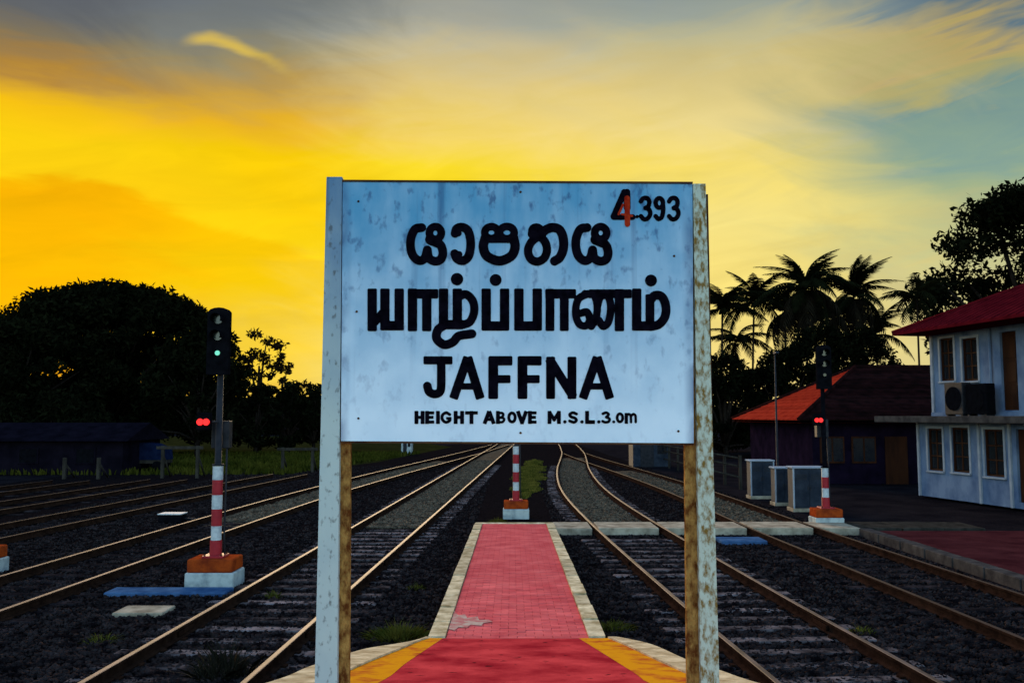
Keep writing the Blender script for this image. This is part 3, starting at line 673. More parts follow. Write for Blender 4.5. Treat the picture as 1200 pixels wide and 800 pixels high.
# ------------------------------------------------------------------ signals
def lens(mb_parent, x, y, z, r, m, hood=True):
    MB().tube([(x, y, z), (x, y - .02, z)], [r, r * .96], 16).build('lens', m, mb_parent, False)
    if hood:
        vs = []; fs = []; n = 12
        for i in range(n + 1):
            a = math.pi * (i / n * 1.3 - .15)
            for yy, rr in ((y, r * 1.18), (y - .2, r * 1.12)): vs.append((x + rr * math.cos(a), yy, z + rr * math.sin(a)))
        for i in range(n): fs.append((2 * i, 2 * i + 1, 2 * i + 3, 2 * i + 2))
        MB().add(vs, fs, 0, True).build('lens_hood', MT['black'], mb_parent, False)
def signal(loc, label, lit=True, w=1.0, green=True, bands=6):
    t = empty('railway_signal', loc); tag(t, label, 'railway signal', 'striped trackside signals')
    h = w / 2
    MB().bev(-h, h, -h * .8, h * .8, -.1, .29, .02).build('plinth', MT['swhitep'], t, False)
    MB().bev(-h * .93, h * .93, -h * .74, h * .74, .292, .52, .02).build('plinth_cap', MT['sorange'], t, False)
    MB().bev(-.19, .19, -.19, .19, .521, .56, .006).build('foot_plate', MT['sredp'], t, False)
    p = MB(); z = .56
    for k, hh in enumerate((.26, .25, .30, .25, .27, .25)[:bands]):
        p.tube([(0, 0, z), (0, 0, z + hh)], .105 if k == 0 else .092, 16, k % 2, cap=False); z += hh
    p.build('striped_pole', [MT['sredp'], MT['swhite']], t, False)
    MB().tube([(0, 0, z), (0, 0, z + .03), (0, 0, z + .04), (0, 0, 4.2)], [.105, .105, .06, .055], 14).build('mast', MT['darkmetal'] if bands == 6 else MT['black'], t, False)
    hb = MB(); n = 8; out = [(-.2, 3.78), (.2, 3.78), (.2, 4.9)] + [(.2 * math.cos(a), 4.9 + .10 * math.sin(a)) for a in np.linspace(.25, math.pi - .25, 7)] + [(-.2, 4.9)]
    for yy in (-.20, -.07): hb.v += [(x, yy, zz) for x, zz in out]
    k = len(out); hb.f = [tuple(range(k)), tuple(range(k, 2 * k))[::-1]] + [(i, (i + 1) % k, k + (i + 1) % k, k + i) for i in range(k)]
    hb.m = [0] * len(hb.f); hb.sm = [False] * len(hb.f)
    hd = hb.build('signal_head', MT['black'], t, False)
    for i, zz in enumerate((4.78, 4.48, 4.17)):
        lens(hd, 0, -.202, zz, .085 if i < 2 else .045, MT['whitelamp'] if (i == 2 and lit and green) else MT['deadlens'], i < 2)
    MB().tube([(0, -.05, 2.93), (-.2, -.08, 2.93)], .025, 8).build('bracket', MT['darkmetal'], t, False)
    sh = MB().bev(-.34, -.10, -.24, -.07, 2.78, 3.10, .02).build('lower_lamp_box', MT['black'], t, False)
    lens(sh, -.265, -.242, 2.93, .062, MT['redlamp'] if lit else MT['deadlens'], False); lens(sh, -.155, -.242, 2.93, .062, MT['redlamp'] if lit else MT['deadlens'], False)
    MB().tube([(.12, .1, 2.5), (.13, .06, 1.6), (.13, .04, .9), (.16, .02, .53)], .018, 8).build('cable_conduit', MT['darkmetal'], t, False)
    for bx in (-.15, .15):
        for by in (-.15, .15): MB().tube([(bx, by, .56), (bx, by, .59)], .018, 6).build('anchor_bolt', MT['rustdark'], t, False)
    MB().bev(-.16, .16, .06, .28, 1.95 + .5, 1.95 + 1.0, .015).build('junction_box', MT['darkmetal'], t, False)
    return t
signal((-5.32, 16.35, GZ), 'tall signal with a lit red lamp on the orange plinth by a blue slab', True, .86)
signal((.12, 27.2, GZ), 'striped signal just past the end of the red path, mostly behind the name board', False, .78)
t = signal((8.62, 24.9, GZ), 'striped signal beside the grey cabinets at the low platform', True, .78, False, 4)
signal((-10.35, 17.6, GZ), 'striped signal between the curving siding and the dim sidings', False, .9)
MB().bev(-6.9, -4.84, 15.42, 15.92, GZ - .1, GZ + .07, .02).build('concrete_slab', MT['bluecon'])
tag(bpy.data.objects['concrete_slab'], 'long blue-grey concrete slab lying in front of the orange signal plinth', 'slab')
c = G(169, 714, -.13)
o = MB().bev(c.x - .38, c.x + .38, c.y - .28, c.y + .28, GZ - .05, -.12, .012).build('cover_slab', MT['concrete'], None); tag(o, 'small pale concrete cover slab lying alone in the dark ballast', 'slab')
c = G(202, 612, GZ)
pm = empty('point_machine', (c.x, c.y, GZ)); tag(pm, 'low dark point machine box with a pale lid beside the siding', 'point machine')
MB().bev(-.32, .32, -.25, .25, 0, .24, .02).build('case', MT['black'], pm, False); MB().bev(-.34, .34, -.27, .27, .242, .275, .01).build('lid', MT['swhite'], pm, False)
MB().tube([(.3, 0, .12), (.75, 0, .1)], .025, 8).build('drive_rod', MT['darkmetal'], pm, False)

# ------------------------------------------------------------------ crossing, slabs and right-hand platform
cr = empty('crossing', (4.5, 24.05, 0)); tag(cr, kind='structure')
def xt(key, y): a = TRK[key]; return float(np.interp(y, a[:, 1], a[:, 0]))
cuts_x = [PX1 + .01]
xr, xr2 = xt('R', 24.05), xt('R2', 24.05)
gaps = [(PX1 + .01, xr - HG - .06), (xr - HG + .09, xr + HG - .09), (xr + HG + .06, xr2 - HG - .06), (xr2 - HG + .09, xr2 + HG - .09), (xr2 + HG + .06, 12.2)]
for a, b in gaps:
    n = max(1, round((b - a) / 1.1))
    for i in range(n):
        x0 = a + (b - a) * i / n; x1 = a + (b - a) * (i + 1) / n - .012
        if x0 > 8.0 and x1 < 9.1: pass
        MB().bev(x0, x1, 23.35 + random.uniform(-.04, .04), 24.75 + random.uniform(-.04, .04), GZ - .02, -.008 + random.uniform(-.012, .004), .015).build('crossing_slab', MT['concrete'] if x0 < 8.5 else MT['timber'], cr)
a = G(846, 634, -.1); b = G(932, 627, -.1)
o = MB().bev(a.x, xt('R2', a.y) - HG - .12, a.y, a.y + .75, GZ - .05, -.09, .02).build('duct_slab', MT['bluecon']); tag(o, 'flat blue-grey concrete slab between the tracks beside the walkway', 'slab')
pr = empty('low_platform', (11, 15, 0)); tag(pr, kind='structure')
EX = [(8.95 + .25, -6), (9.05, 8), (8.92, 15), (8.85, 22.7)]
MB().add([(x + .3, y_, .0) for x, y_ in EX] + [(24, 22.7, .0), (24, -6, .0)], [(0, 1, 2, 3, 4, 5)]).build('paved_surface', MT['plaza'], pr)
yy = -2.0
while yy < 22.6:
    l = 1.2; x0 = float(np.interp(yy, [e[1] for e in EX], [e[0] for e in EX])); x1 = float(np.interp(yy + l, [e[1] for e in EX], [e[0] for e in EX])); xm = (x0 + x1) / 2
    MB().bev(xm, xm + .298, yy, yy + l - .015, GZ - .05, .012 + random.uniform(-.006, .004), .015).build('edge_stone', MT['wallgrey'], pr); yy += l
def cabinet(px, pyb, w, d, h, label):
    c = G(px, pyb, GZ); t = empty('equipment_cabinet', (c.x, c.y + d / 2, GZ)); tag(t, label, 'cabinet', 'equipment cabinets by the outer track')
    MB().bev(-w / 2 - .04, w / 2 + .04, -d / 2 - .04, d / 2 + .04, -.05, .1, .01).build('plinth', MT['concrete'], t, False)
    MB().bev(-w / 2, w / 2, -d / 2, d / 2, .101, h, .015).build('body', MT['cabinet'], t, False)
    MB().bev(-w / 2 - .05, w / 2 + .05, -d / 2 - .05, d / 2 + .05, h + .001, h + .06, .015).build('top_cover', MT['bldtrim'], t, False)
    for s in (-1, 1):
        x0, x1 = (-w / 2 + .03, -.01) if s < 0 else (.01, w / 2 - .03)
        dr = MB().bev(x0, x1, -d / 2 - .018, -d / 2 - .002, .16, h - .05, .006).build('door', MT['cabinet'], t, False)
        for k in range(4): MB().box(x0 + .05, x1 - .05, -d / 2 - .024, -d / 2 - .0185, h - .35 + k * .05, h - .33 + k * .05).build('louvre', MT['darkmetal'], dr, False)
        MB().box(-s * -.0 + (.04 * s) - .012, (.04 * s) + .012, -d / 2 - .04, -d / 2 - .0185, h * .5, h * .5 + .12).build('handle', MT['darkmetal'], dr, False)
    for s in (-1, 1):
        MB().box(s * w / 2 - .025 if s < 0 else s * w / 2 - .025, s * w / 2 + .025, -d / 2 - .03, -d / 2 - .003, .1, h).build('corner_trim', MT['bldtrim'], t, False)
cabinet(894, 584, .84, .6, 1.36, 'grey equipment cabinet farthest from the striped signal')
cabinet(920, 592, .62, .55, 1.24, 'narrow lower grey equipment cabinet, the middle one of three')
cabinet(949, 599, 1.0, .6, 1.36, 'wide grey equipment cabinet right beside the striped signal')

# ------------------------------------------------------------------ white two-storey building
A0 = G(1079, 580, -.1); Bp = G(1189, 595, -.1)
ud = Vector((Bp.x - A0.x, Bp.y - A0.y, 0)).normalized(); nd = Vector((ud.y, -ud.x, 0))
if nd.x > 0: nd = -nd                                            # outward, toward the tracks
def Fp(px, py, off=0.0):
    d = ray(px, py); o = Vector((0, 0, CAMZ)); q = Vector((A0.x, A0.y, 0)) + nd * off
    t = (q - o).dot(nd) / d.dot(nd); p = o + d * t
    return (p - q).dot(ud), p.z
bld = empty('station_building', (A0.x, A0.y, GZ)); tag(bld, 'white two-storey building with red roof and brown wooden windows', 'building')
rotb = math.atan2(ud.y, ud.x)
bld.rotation_euler = (0, 0, rotb)                                 # local x = along facade, local y = into the tracks side or away
ysg = 1 if Vector((-ud.y, ud.x, 0)).dot(nd) > 0 else -1           # +1 when local +y points outward
def Wb(mb): mb.v = [(x, y * ysg, z - GZ) for x, y, z in mb.v]; return mb
def facade(name, u0, u1, z0, z1, openings, y0, y1, m):
    us = sorted({u0, u1, *[v for o_ in openings for v in o_[:2] if u0 < v < u1]}); zs = sorted({z0, z1, *[v for o_ in openings for v in o_[2:] if z0 < v < z1]})
    mb = MB()
    for a, b in zip(us, us[1:]):
        run = None
        for c_, d_ in zip(zs, zs[1:]):
            um, zm = (a + b) / 2, (c_ + d_) / 2
            if any(o_[0] < um < o_[1] and o_[2] < zm < o_[3] for o_ in openings):
                if run: mb.box(a, b, y0, y1, *run); run = None
            else: run = (run[0], d_) if run else (c_, d_)
        if run: mb.box(a, b, y0, y1, *run)
    return Wb(mb).build(name, m, bld, False)
def prect(x0, y0, x1, y1, off=0.0):
    a = Fp(x0, y0, off); b = Fp(x1, y1, off); c_ = Fp(x0, y1, off); d_ = Fp(x1, y0, off)
    return (min(a[0], b[0]), max(a[0], b[0]), (b[1] + c_[1]) / 2, (a[1] + d_[1]) / 2)
win_g = [prect(1087, 502, 1106, 551), prect(1115, 501, 1137, 553), prect(1153, 503, 1178, 558)]
win_u = [prect(1101, 396, 1119, 446, -.5), prect(1127, 396, 1147, 446, -.5)]
door_u = prect(1171, 388, 1194, 474, -.5); door_g = prect(1190, 503, 1226, 600)
door_g = (door_g[0], door_g[1], .1, door_g[3])
more = [(door_g[1] + .8 + i * 1.7, door_g[1] + 1.9 + i * 1.7, .95, 2.4) for i in range(3)]
moreu = [(door_u[1] + .7 + i * 1.7, door_u[1] + 1.9 + i * 1.7, 3.9, 5.5) for i in range(3)]
LB = 15.0; zg1 = 2.62
facade('ground_floor_wall', 0, LB, -.1, zg1, win_g + [door_g] + more, -.22, 0, MT['bldwhite'])
u_up = Fp(1092, 430, -.5)[0]
zu0, zu1 = 3.0, 5.95
facade('upper_floor_wall', u_up, LB, zu0, zu1, win_u + [(door_u[0], door_u[1], 3.05, door_u[3])] + moreu, -.72, -.5, MT['bldwhite'])
Wb(MB().box(0, .22, -8, -.222, -.1, zg1)).build('end_wall', MT['bldwhite'], bld, False)
Wb(MB().box(u_up, u_up + .22, -8, -.722, zu0, zu1)).build('upper_end_wall', MT['bldwhite'], bld, False)
Wb(MB().box(0, LB, -8.2, -8.002, -.1, zu1)).build('rear_wall', MT['bldwhite'], bld, False)
Wb(MB().box(LB - .2, LB, -8, -.73, -.1, zu1)).build('far_end_wall', MT['bldwhite'], bld, False)
Wb(MB().bev(-1.3, LB, -8.1, 1.0, zg1 + .003, 2.86, .02)).build('canopy_slab', MT['wallgrey'], bld, False)
Wb(MB().box(u_up, LB, -8, -.4, 2.863, 2.998)).build('upper_floor_slab', MT['bldwhite'], bld, False)
for u in (-.04, .0):
    pass
def window(op, off, nx=2, nz=3):
    u0, u1, z0, z1 = op; f = .06
    mb = MB()
    mb.box(u0, u0 + f, off - .14, off - .04, z0, z1); mb.box(u1 - f, u1, off - .14, off - .04, z0, z1)
    mb.box(u0 + f, u1 - f, off - .14, off - .04, z1 - f, z1); mb.box(u0 + f, u1 - f, off - .14, off - .04, z0, z0 + f)
    w = Wb(mb).build('window', MT['wood'], bld, False)
    wi = (u1 - u0 - 2 * f) / nx; hi = (z1 - z0 - 2 * f) / nz
    for i in range(nx):
        for k in range(nz):
            Wb(MB().box(u0 + f + i * wi + .012, u0 + f + (i + 1) * wi - .012, off - .10, off - .09, z0 + f + k * hi + .012, z0 + f + (k + 1) * hi - .012)).build('pane', MT['glass'], w, False)
    mu = MB()
    for i in range(1, nx): mu.box(u0 + f + i * wi - .022, u0 + f + i * wi + .022, off - .12, off - .06, z0 + f, z1 - f)
    for k in range(1, nz): mu.box(u0 + f, u1 - f, off - .118, off - .062, z0 + f + k * hi - .022, z0 + f + k * hi + .022)
    Wb(mu).build('glazing_bars', MT['wood'], w, False)
    Wb(MB().bev(u0 - .08, u1 + .08, off + .002, off + .09, z0 - .08, z0 - .02, .01)).build('sill', MT['bldtrim'], w, False)
    tr = MB()
    tr.box(u0 - .09, u0 - .002, off + .002, off + .03, z0 - .018, z1 + .09); tr.box(u1 + .002, u1 + .09, off + .002, off + .03, z0 - .018, z1 + .09); tr.box(u0 - .0015, u1 + .0015, off + .002, off + .03, z1 + .002, z1 + .09)
    Wb(tr).build('surround', MT['bldtrim'], w, False)
for op in win_g + more: window(op, 0)
for op in win_u + moreu: window(op, -.5)
for op, off in ((door_g, 0), ((door_u[0], door_u[1], 3.05, door_u[3]), -.5)):
    dd = Wb(MB().box(op[0] + .02, op[1] - .02, off - .14, off - .08, op[2], op[3] - .02)).build('door', MT['wood'], bld, False)
    for k in range(3):
        h = (op[3] - op[2]) / 3.2; Wb(MB().bev(op[0] + .12, op[1] - .12, off - .08, off - .065, op[2] + .1 + k * h, op[2] + k * h + h - .02, .01)).build('door_panel', MT['wood'], dd, False)
for px in (1077, 1148, 1184):
    u = Fp(px, 540)[0] + .05; Wb(MB().box(u - .05, u + .05, .002, .07, -.1, zg1 - .002)).build('pilaster', MT['bldtrim'], bld, False)
Wb(MB().box(u_up - .004, u_up + .12, -.498, -.43, zu0, zu1)).build('pilaster', MT['bldtrim'], bld, False)
dp = Fp(1160, 420, -.42)[0]; Wb(MB().tube([(dp, -.43, 3.0), (dp, -.43, 5.9)], .05, 10)).build('downpipe', MT['bldwhite'], bld, False)
# roof: hipped, with a wide overhang
def roof(parent, u0, u1, y0, y1, ze, zr, inset, m, name='roof', ribs=.35, th=.1):
    ym = (y0 + y1) / 2
    vs = [(u0, y1, ze), (u1, y1, ze), (u1, y0, ze), (u0, y0, ze), (u0 + inset, ym, zr), (u1 - inset, ym, zr)]
    mb = MB().add(vs, [(0, 1, 5, 4), (2, 3, 4, 5), (3, 0, 4), (1, 2, 5)])
    vs2 = [(x, y_, z - th) for x, y_, z in vs]
    mb.add(vs2[:4], [(0, 1, 2, 3)]); mb.add(vs[:4] + vs2[:4], [(i, (i + 1) % 4, 4 + (i + 1) % 4, 4 + i) for i in range(4)])
    o_ = mb
    rb = MB()                                   # standing ribs down each slope
    n = int((u1 - u0) / ribs)
    for i in range(1, n):
        u = u0 + (u1 - u0) * i / n
        t = min(1, (u - u0) / inset, (u1 - u) / inset)
        for ya in (y1, y0):
            e = Vector((u, ya, ze + .012)); f_ = Vector((u, ya + (ym - ya) * t, ze + (zr - ze) * t + .012)); rb.tube([e, f_], .022, 4, smooth=False)
    n2 = int((y1 - y0) / ribs)
    for i in range(1, n2):
        yv = y0 + (y1 - y0) * i / n2; t = 1 - abs(yv - ym) / ((y1 - y0) / 2)
        for ua, sg in ((u0, 1), (u1, -1)):
            rb.tube([(ua, yv, ze + .012), (ua + sg * inset * t, yv, ze + (zr - ze) * t + .012)], .022, 4, smooth=False)
    cap = MB()
    for q in ((0, 4), (3, 4), (1, 5), (2, 5), (4, 5)): cap.tube([Vector(vs[q[0]]) + Vector((0, 0, .02)), Vector(vs[q[1]]) + Vector((0, 0, .02))], .07, 6)
    return o_, rb, cap
eL = Fp(1045, 384, .9)
o_, rb, cap = roof(bld, eL[0], LB + 1, -9.3, .9, 6.0, 8.35, 5.1, MT['roofred'])
ro = Wb(o_).build('roof', MT['roofred'], bld, False); Wb(rb).build('roof_ribs', MT['roofred'], ro, False); Wb(cap).build('ridge_cap', MT['roofred'], ro, False)
# air-conditioner units standing on the canopy slab
def onb(u, y_, z): return Vector((A0.x, A0.y, 0)) + ud * u + nd * y_ + Vector((0, 0, z))
def acunit(px0, px1, py0, name, label, m):
    a = Fp(px0, py0, .15); b = Fp(px1, py0, .15); w = b[0] - a[0]; h = a[1] - 2.862
    t = empty(name, onb((a[0] + b[0]) / 2, .15, 2.862), rotb + (0 if ysg < 0 else math.pi)); tag(t, label, 'air conditioner', 'air conditioners on the canopy')
    MB().bev(-w / 2, w / 2, .0, .36, .05, h, .02).build('case', m, t, False)
    MB().box(-w / 2 + .05, -w / 2 + .12, .02, .34, 0, .049).build('foot', MT['darkmetal'], t, False); MB().box(w / 2 - .12, w / 2 - .05, .02, .34, 0, .049).build('foot', MT['darkmetal'], t, False)
    MB().tube([(0, -.002, h * .52), (0, -.02, h * .52)], h * .36, 20).build('fan_grille', MT['black'], t, False)
acunit(1106, 1127, 449, 'air_conditioner', 'grey air conditioner on the canopy under the upper windows', MT['darkmetal'])
acunit(1131, 1155, 450, 'air_conditioner', 'black air conditioner on the canopy nearer the upper door', MT['black'])

# ------------------------------------------------------------------ tiled house behind
hz = 46.0
hx0, hx1 = 13.1, 26.0
hs = empty('tiled_house', ((hx0 + hx1) / 2, hz, GZ)); tag(hs, 'low dark house with an orange-red tiled hip roof behind the cabinets', 'house')
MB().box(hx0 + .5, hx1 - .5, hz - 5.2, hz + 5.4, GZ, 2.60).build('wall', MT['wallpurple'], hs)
for px in (975, 1012, 1110):
    c = V(px, 530, hz - 5.2); w = MB().box(c.x - .55, c.x + .55, hz - 5.26, hz - 5.202, .75, 1.95).build('window', MT['wood'], hs)
    for s in (-1, 1): MB().box(c.x + s * .26 - .22, c.x + s * .26 + .22, hz - 5.27, hz - 5.261, .83, 1.87).build('pane', MT['glass'], w)
c = V(1050, 530, hz - 5.2); MB().box(c.x - .5, c.x + .5, hz - 5.26, hz - 5.202, GZ, 1.95).build('door', MT['wood'], hs)
ex0, ex1, ey0, ey1, ez, rzz = 12.75, hx1 + .6, hz - 6.0, hz + 6.2, 2.68, 5.35
ins = V(1003, 432, hz).x - ex0
rv = [(ex0, ey0, ez), (ex1, ey0, ez), (ex1, ey1, ez), (ex0, ey1, ez), (ex0 + ins, (ey0 + ey1) / 2, rzz), (ex1 - ins * .6, (ey0 + ey1) / 2, rzz)]
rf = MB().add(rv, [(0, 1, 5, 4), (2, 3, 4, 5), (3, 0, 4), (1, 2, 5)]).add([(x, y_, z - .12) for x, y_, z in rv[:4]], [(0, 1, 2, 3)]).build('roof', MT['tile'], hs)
# tile courses: stepped rows down the two slopes that show
def courses(p0, p1, q0, q1, n, m_):                 # eave p0-p1, top q0-q1
    for k in range(n):
        t0, t1 = k / n, (k + 1.12) / n; t1 = min(t1, 1)
        a = Vector(p0).lerp(Vector(q0), t0); b = Vector(p1).lerp(Vector(q1), t0); c_ = Vector(p1).lerp(Vector(q1), t1); d_ = Vector(p0).lerp(Vector(q0), t1)
        u = Vector((0, 0, .05)); d0 = Vector((0, 0, .012))
        MB().add([a + u, b + u, c_ + d0, d_ + d0, a, b], [(0, 1, 2, 3), (4, 5, 1, 0)]).build('tile_course', m_, rf)
courses(rv[0], rv[1], rv[4], rv[5], 16, MT['tile_dark']); courses(rv[3], rv[0], rv[4], rv[4], 16, MT['tile'])
cp = MB()
for q in ((0, 4), (3, 4), (1, 5), (2, 5), (4, 5)): cp.tube([Vector(rv[q[0]]) + Vector((0, 0, .05)), Vector(rv[q[1]]) + Vector((0, 0, .05))], .1, 6)
cp.build('ridge_tile', MT['tile_dark'], rf)

# ------------------------------------------------------------------ lamp post, huts, shed, barriers, fence
c = G(908, 580, GZ)
lp = empty('lamp_post', (c.x + .9, c.y + 4, GZ)); c2 = V(908, 415, lp.location.y); lp.location.x = c2.x
tag(lp, 'thin grey lamp post with a small lamp, behind the grey cabinets', 'lamp post'); hh = c2.z - GZ
MB().tube([(0, 0, 0), (0, 0, .8), (0, 0, .82), (0, 0, hh)], [.075, .07, .05, .035], 10).build('pole', MT['darkmetal'], lp, False)
MB().bev(-.07, .07, -.4, .05, hh + .001, hh + .09, .02).build('lamp_head', MT['cabinet'], lp, False)
def hut(name, x0, x1, y, d, h, label, m, rm):
    t = empty(name, ((x0 + x1) / 2, y + d / 2, GZ)); tag(t, label, 'hut'); w = x1 - x0
    MB().bev(-w / 2, w / 2, -d / 2, d / 2, 0, h, .02).build('wall', m, t, False)
    MB().add([(-w / 2 - .15, -d / 2 - .2, h), (w / 2 + .15, -d / 2 - .2, h), (w / 2 + .15, d / 2 + .2, h), (-w / 2 - .15, d / 2 + .2, h), (-w / 2 - .15, 0, h + .3), (w / 2 + .15, 0, h + .3)], [(0, 1, 5, 4), (2, 3, 4, 5), (3, 0, 4), (1, 2, 5), (0, 3, 2, 1)]).build('roof', rm, t, False)
    MB().box(-w * .3, w * .05, -d / 2 - .03, -d / 2 - .002, 0, h * .82).build('door', MT['darkmetal'], t, False)
    MB().box(w * .15, w * .4, -d / 2 - .03, -d / 2 - .002, h * .45, h * .8).build('window', MT['glass'], t, False)
a = G(742, 547, GZ); b = G(786, 547, GZ)
hut('equipment_hut', a.x, b.x, a.y, 2.0, 1.75, 'small blue-grey equipment hut beyond the outer track', MT['cabinet'], MT['concrete'])
a = G(470, 532, GZ); b = G(482, 532, GZ)
hut('equipment_hut', a.x, b.x, a.y, 1.2, 1.35, 'tiny pale equipment hut beside the merging siding', MT['swhitep'], MT['concrete'])
a = G(-90, 560, GZ)
sh = empty('storage_shed', (-27, 50, GZ)); tag(sh, 'long low dark purplish shed under the big domed tree', 'shed')
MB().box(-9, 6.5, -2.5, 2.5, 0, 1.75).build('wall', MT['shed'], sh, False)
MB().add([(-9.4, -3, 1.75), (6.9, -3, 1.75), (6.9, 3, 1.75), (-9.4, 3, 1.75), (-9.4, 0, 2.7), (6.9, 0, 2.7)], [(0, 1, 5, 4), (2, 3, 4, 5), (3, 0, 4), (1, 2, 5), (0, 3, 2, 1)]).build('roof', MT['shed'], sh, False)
for k in range(5): 
    w = MB().box(-8 + k * 3, -6.9 + k * 3, -2.56, -2.502, .55, 1.4).build('window', MT['shed'], sh, False); MB().box(-7.9 + k * 3, -7.0 + k * 3, -2.57, -2.561, .62, 1.33).build('pane', MT['black'], w, False)
c = G(176, 552, GZ)
cart = empty('covered_trailer', (c.x, c.y, GZ)); tag(cart, 'small trailer under a blue tarpaulin on the grass behind the sidings', 'trailer')
MB().bev(-1.0, 1.0, -.6, .6, .45, .65, .02).build('deck', MT['timber'], cart, False)
tv = MB(); prof = [(-1.02, .655), (-.95, 1.35), (-.4, 1.6), (.35, 1.52), (.95, 1.25), (1.02, .655)]
for yy in (-.62, .62): tv.v += [(x, yy, z) for x, z in prof]
tv.f = [tuple(range(6)), tuple(range(6, 12))[::-1]] + [(i, i + 1, 7 + i, 6 + i) for i in range(5)]; tv.m = [0] * 7; tv.sm = [False] * 7
tv.build('tarpaulin', MT['tarp'], cart, False)
for sx in (-.6, .6):
    for sy in (-.55, .55):
        MB().tube([(sx, sy - .06, .3), (sx, sy + .06, .3)], .3, 16).build('wheel', MT['black'], cart, False)
def barrier(px0, px1, pyb, pyt, label, top):
    c = G((px0 + px1) / 2, pyb, GZ); x0 = V(px0, pyb, c.y).x - c.x; x1 = V(px1, pyb, c.y).x - c.x; h = V(px0, pyt, c.y).z - GZ
    t = empty('timber_barrier', (c.x, c.y, GZ)); tag(t, label, 'barrier', 'timber barriers at the siding ends')
    for x in (x0, x1): MB().bev(x - .075, x + .075, -.075, .075, -.1, h, .012).build('post', MT['timber'], t, False)
    if top: MB().bev(x0 - .3, x1 + .3, -.12, -.078, h - .17, h - .02, .01).build('beam', MT['timber'], t, False)
    for s in (x0, x1): MB().tube([(s, .09, h * .7), (s, 1.1, 0)], .05, 6).build('brace', MT['timber'], t, False)
barrier(75, 115, 561, 536, 'timber barrier of two posts with a broken-off beam, nearest the shed', False)
barrier(190, 231, 560, 522, 'tall timber barrier with a top beam at the end of the middle siding', True)
barrier(331, 366, 553, 524, 'timber barrier with a top beam next to the curving siding', True)
# timber fence behind the equipment cabinets
fx = [G(838, 565, GZ), G(882, 572, GZ)]
fe = empty('post_fence', (fx[0].x, fx[0].y, GZ)); tag(fe, 'old dark timber fence between the outer track and the tiled house', 'fence')
A_f = Vector((9.4, 42, 0)) - fe.location; B_f = Vector((9.2, 62, 0)) - fe.location; A_f.z = B_f.z = 0
A_f = Vector((9.6, 38, 0)) - Vector((fe.location.x, fe.location.y, 0)); B_f = Vector((9.0, 66, 0)) - Vector((fe.location.x, fe.location.y, 0))
for k in range(12):
    p = A_f.lerp(B_f, k / 11); MB().bev(p.x - .06, p.x + .06, p.y - .06, p.y + .06, -.1, 1.45 + random.uniform(-.15, .15), .01).build('post', MT['timber'], fe, False)
for z in (.5, .95, 1.3): MB().tube([(A_f.x - .07, A_f.y, z), (B_f.x - .07, B_f.y, z + random.uniform(-.05, .05))], .04, 6).build('fence_rail', MT['timber'], fe, False)

# ------------------------------------------------------------------ vegetation
def leafcloud(clumps, per, size, seed, flat=.55, squash=1.0):
    """clumps: (cx, cy, cz, rx, ry, rz); leaves as diamond-shaped faces spread through each clump"""
    g = np.random.default_rng(seed); Vs = []
    for c in clumps:
        n = int(per * (c[3] * c[4] * c[5]) ** (2 / 3)) + 20
        d = g.normal(size=(n, 3)); d /= np.linalg.norm(d, axis=1)[:, None]
        rr = g.random(n) ** .42 * (1 + .12 * g.normal(size=n)); p = d * rr[:, None] * np.array(c[3:6]) + np.array(c[:3])
        a = g.normal(size=(n, 3)); a /= np.linalg.norm(a, axis=1)[:, None]
        b = np.cross(a, g.normal(size=(n, 3))); b /= np.linalg.norm(b, axis=1)[:, None]
        s = size * (.6 + .8 * g.random(n))[:, None]
        Vs.append(np.stack([p - a * s, p + b * s * .42, p + a * s, p - b * s * .42], 1))
    v = np.concatenate(Vs).reshape(-1, 3); f = np.arange(len(v)).reshape(-1, 4)
    return v, f
def tree(name, loc, h, spread, depth, trunk_h, label, m, seed, nclump=36, per=210, leaf=.22, shape='dome', group=None, lean=0, cl=.22, domeexp=.75):
    g = random.Random(seed); t = empty(name, loc); tag(t, label, 'tree', group)
    clumps = []; limbs = MB()
    for i in range(nclump):
        a = i * 2.39996 + g.uniform(-.25, .25); q = math.sqrt((i + .5) / nclump) * g.uniform(.94, 1.03)
        x = math.cos(a) * q * spread; y_ = math.sin(a) * q * depth
        e = math.sqrt(max(0, 1 - q * q))
        if shape == 'dome':
            top = trunk_h + (h - trunk_h) * (e ** domeexp); lo_ = trunk_h * .6
            z = top - (top - lo_) * (0 if i % 2 == 0 else g.random() ** .8) * .95
        else:
            z = trunk_h + (h - trunk_h) * g.random(); k = 1 - abs((z - trunk_h) / (h - trunk_h) - .45) * 1.1; x *= max(k, .25); y_ *= max(k, .25)
        rr = cl * min(spread, h) * g.uniform(.6, 1.1)
        clumps.append((x + lean * z, y_, z - rr * .4, rr * 1.15, rr * 1.15, rr * .75))
        if i % 3 == 0:
            limbs.tube([(lean * trunk_h * .6, 0, trunk_h * .6), (x * .35 + lean * z * .8, y_ * .35, trunk_h * .6 + (z - trunk_h * .6) * .55), (x * .9 + lean * z, y_ * .9, z - rr * .3)], [.035 * h * .5, .02 * h * .5, .008 * h * .5], 6)
    v, f = leafcloud(clumps, per, leaf, seed)
    v = v[:, :]; 
    newobj('crown', fastmesh('crown', v, f, m), t)
    tr = MB().tube([(0, 0, -.2), (lean * trunk_h * .4, 0, trunk_h * .4), (lean * trunk_h, 0, trunk_h), (lean * h * .7, 0, trunk_h + (h - trunk_h) * .5)], [.034 * h, .026 * h, .022 * h, .008 * h], 10).build('trunk', MT['bark'], t, False)
    limbs.build('limb', MT['bark'], tr, False)
    return t
def at(px, Y): return V(px, 500, Y).x
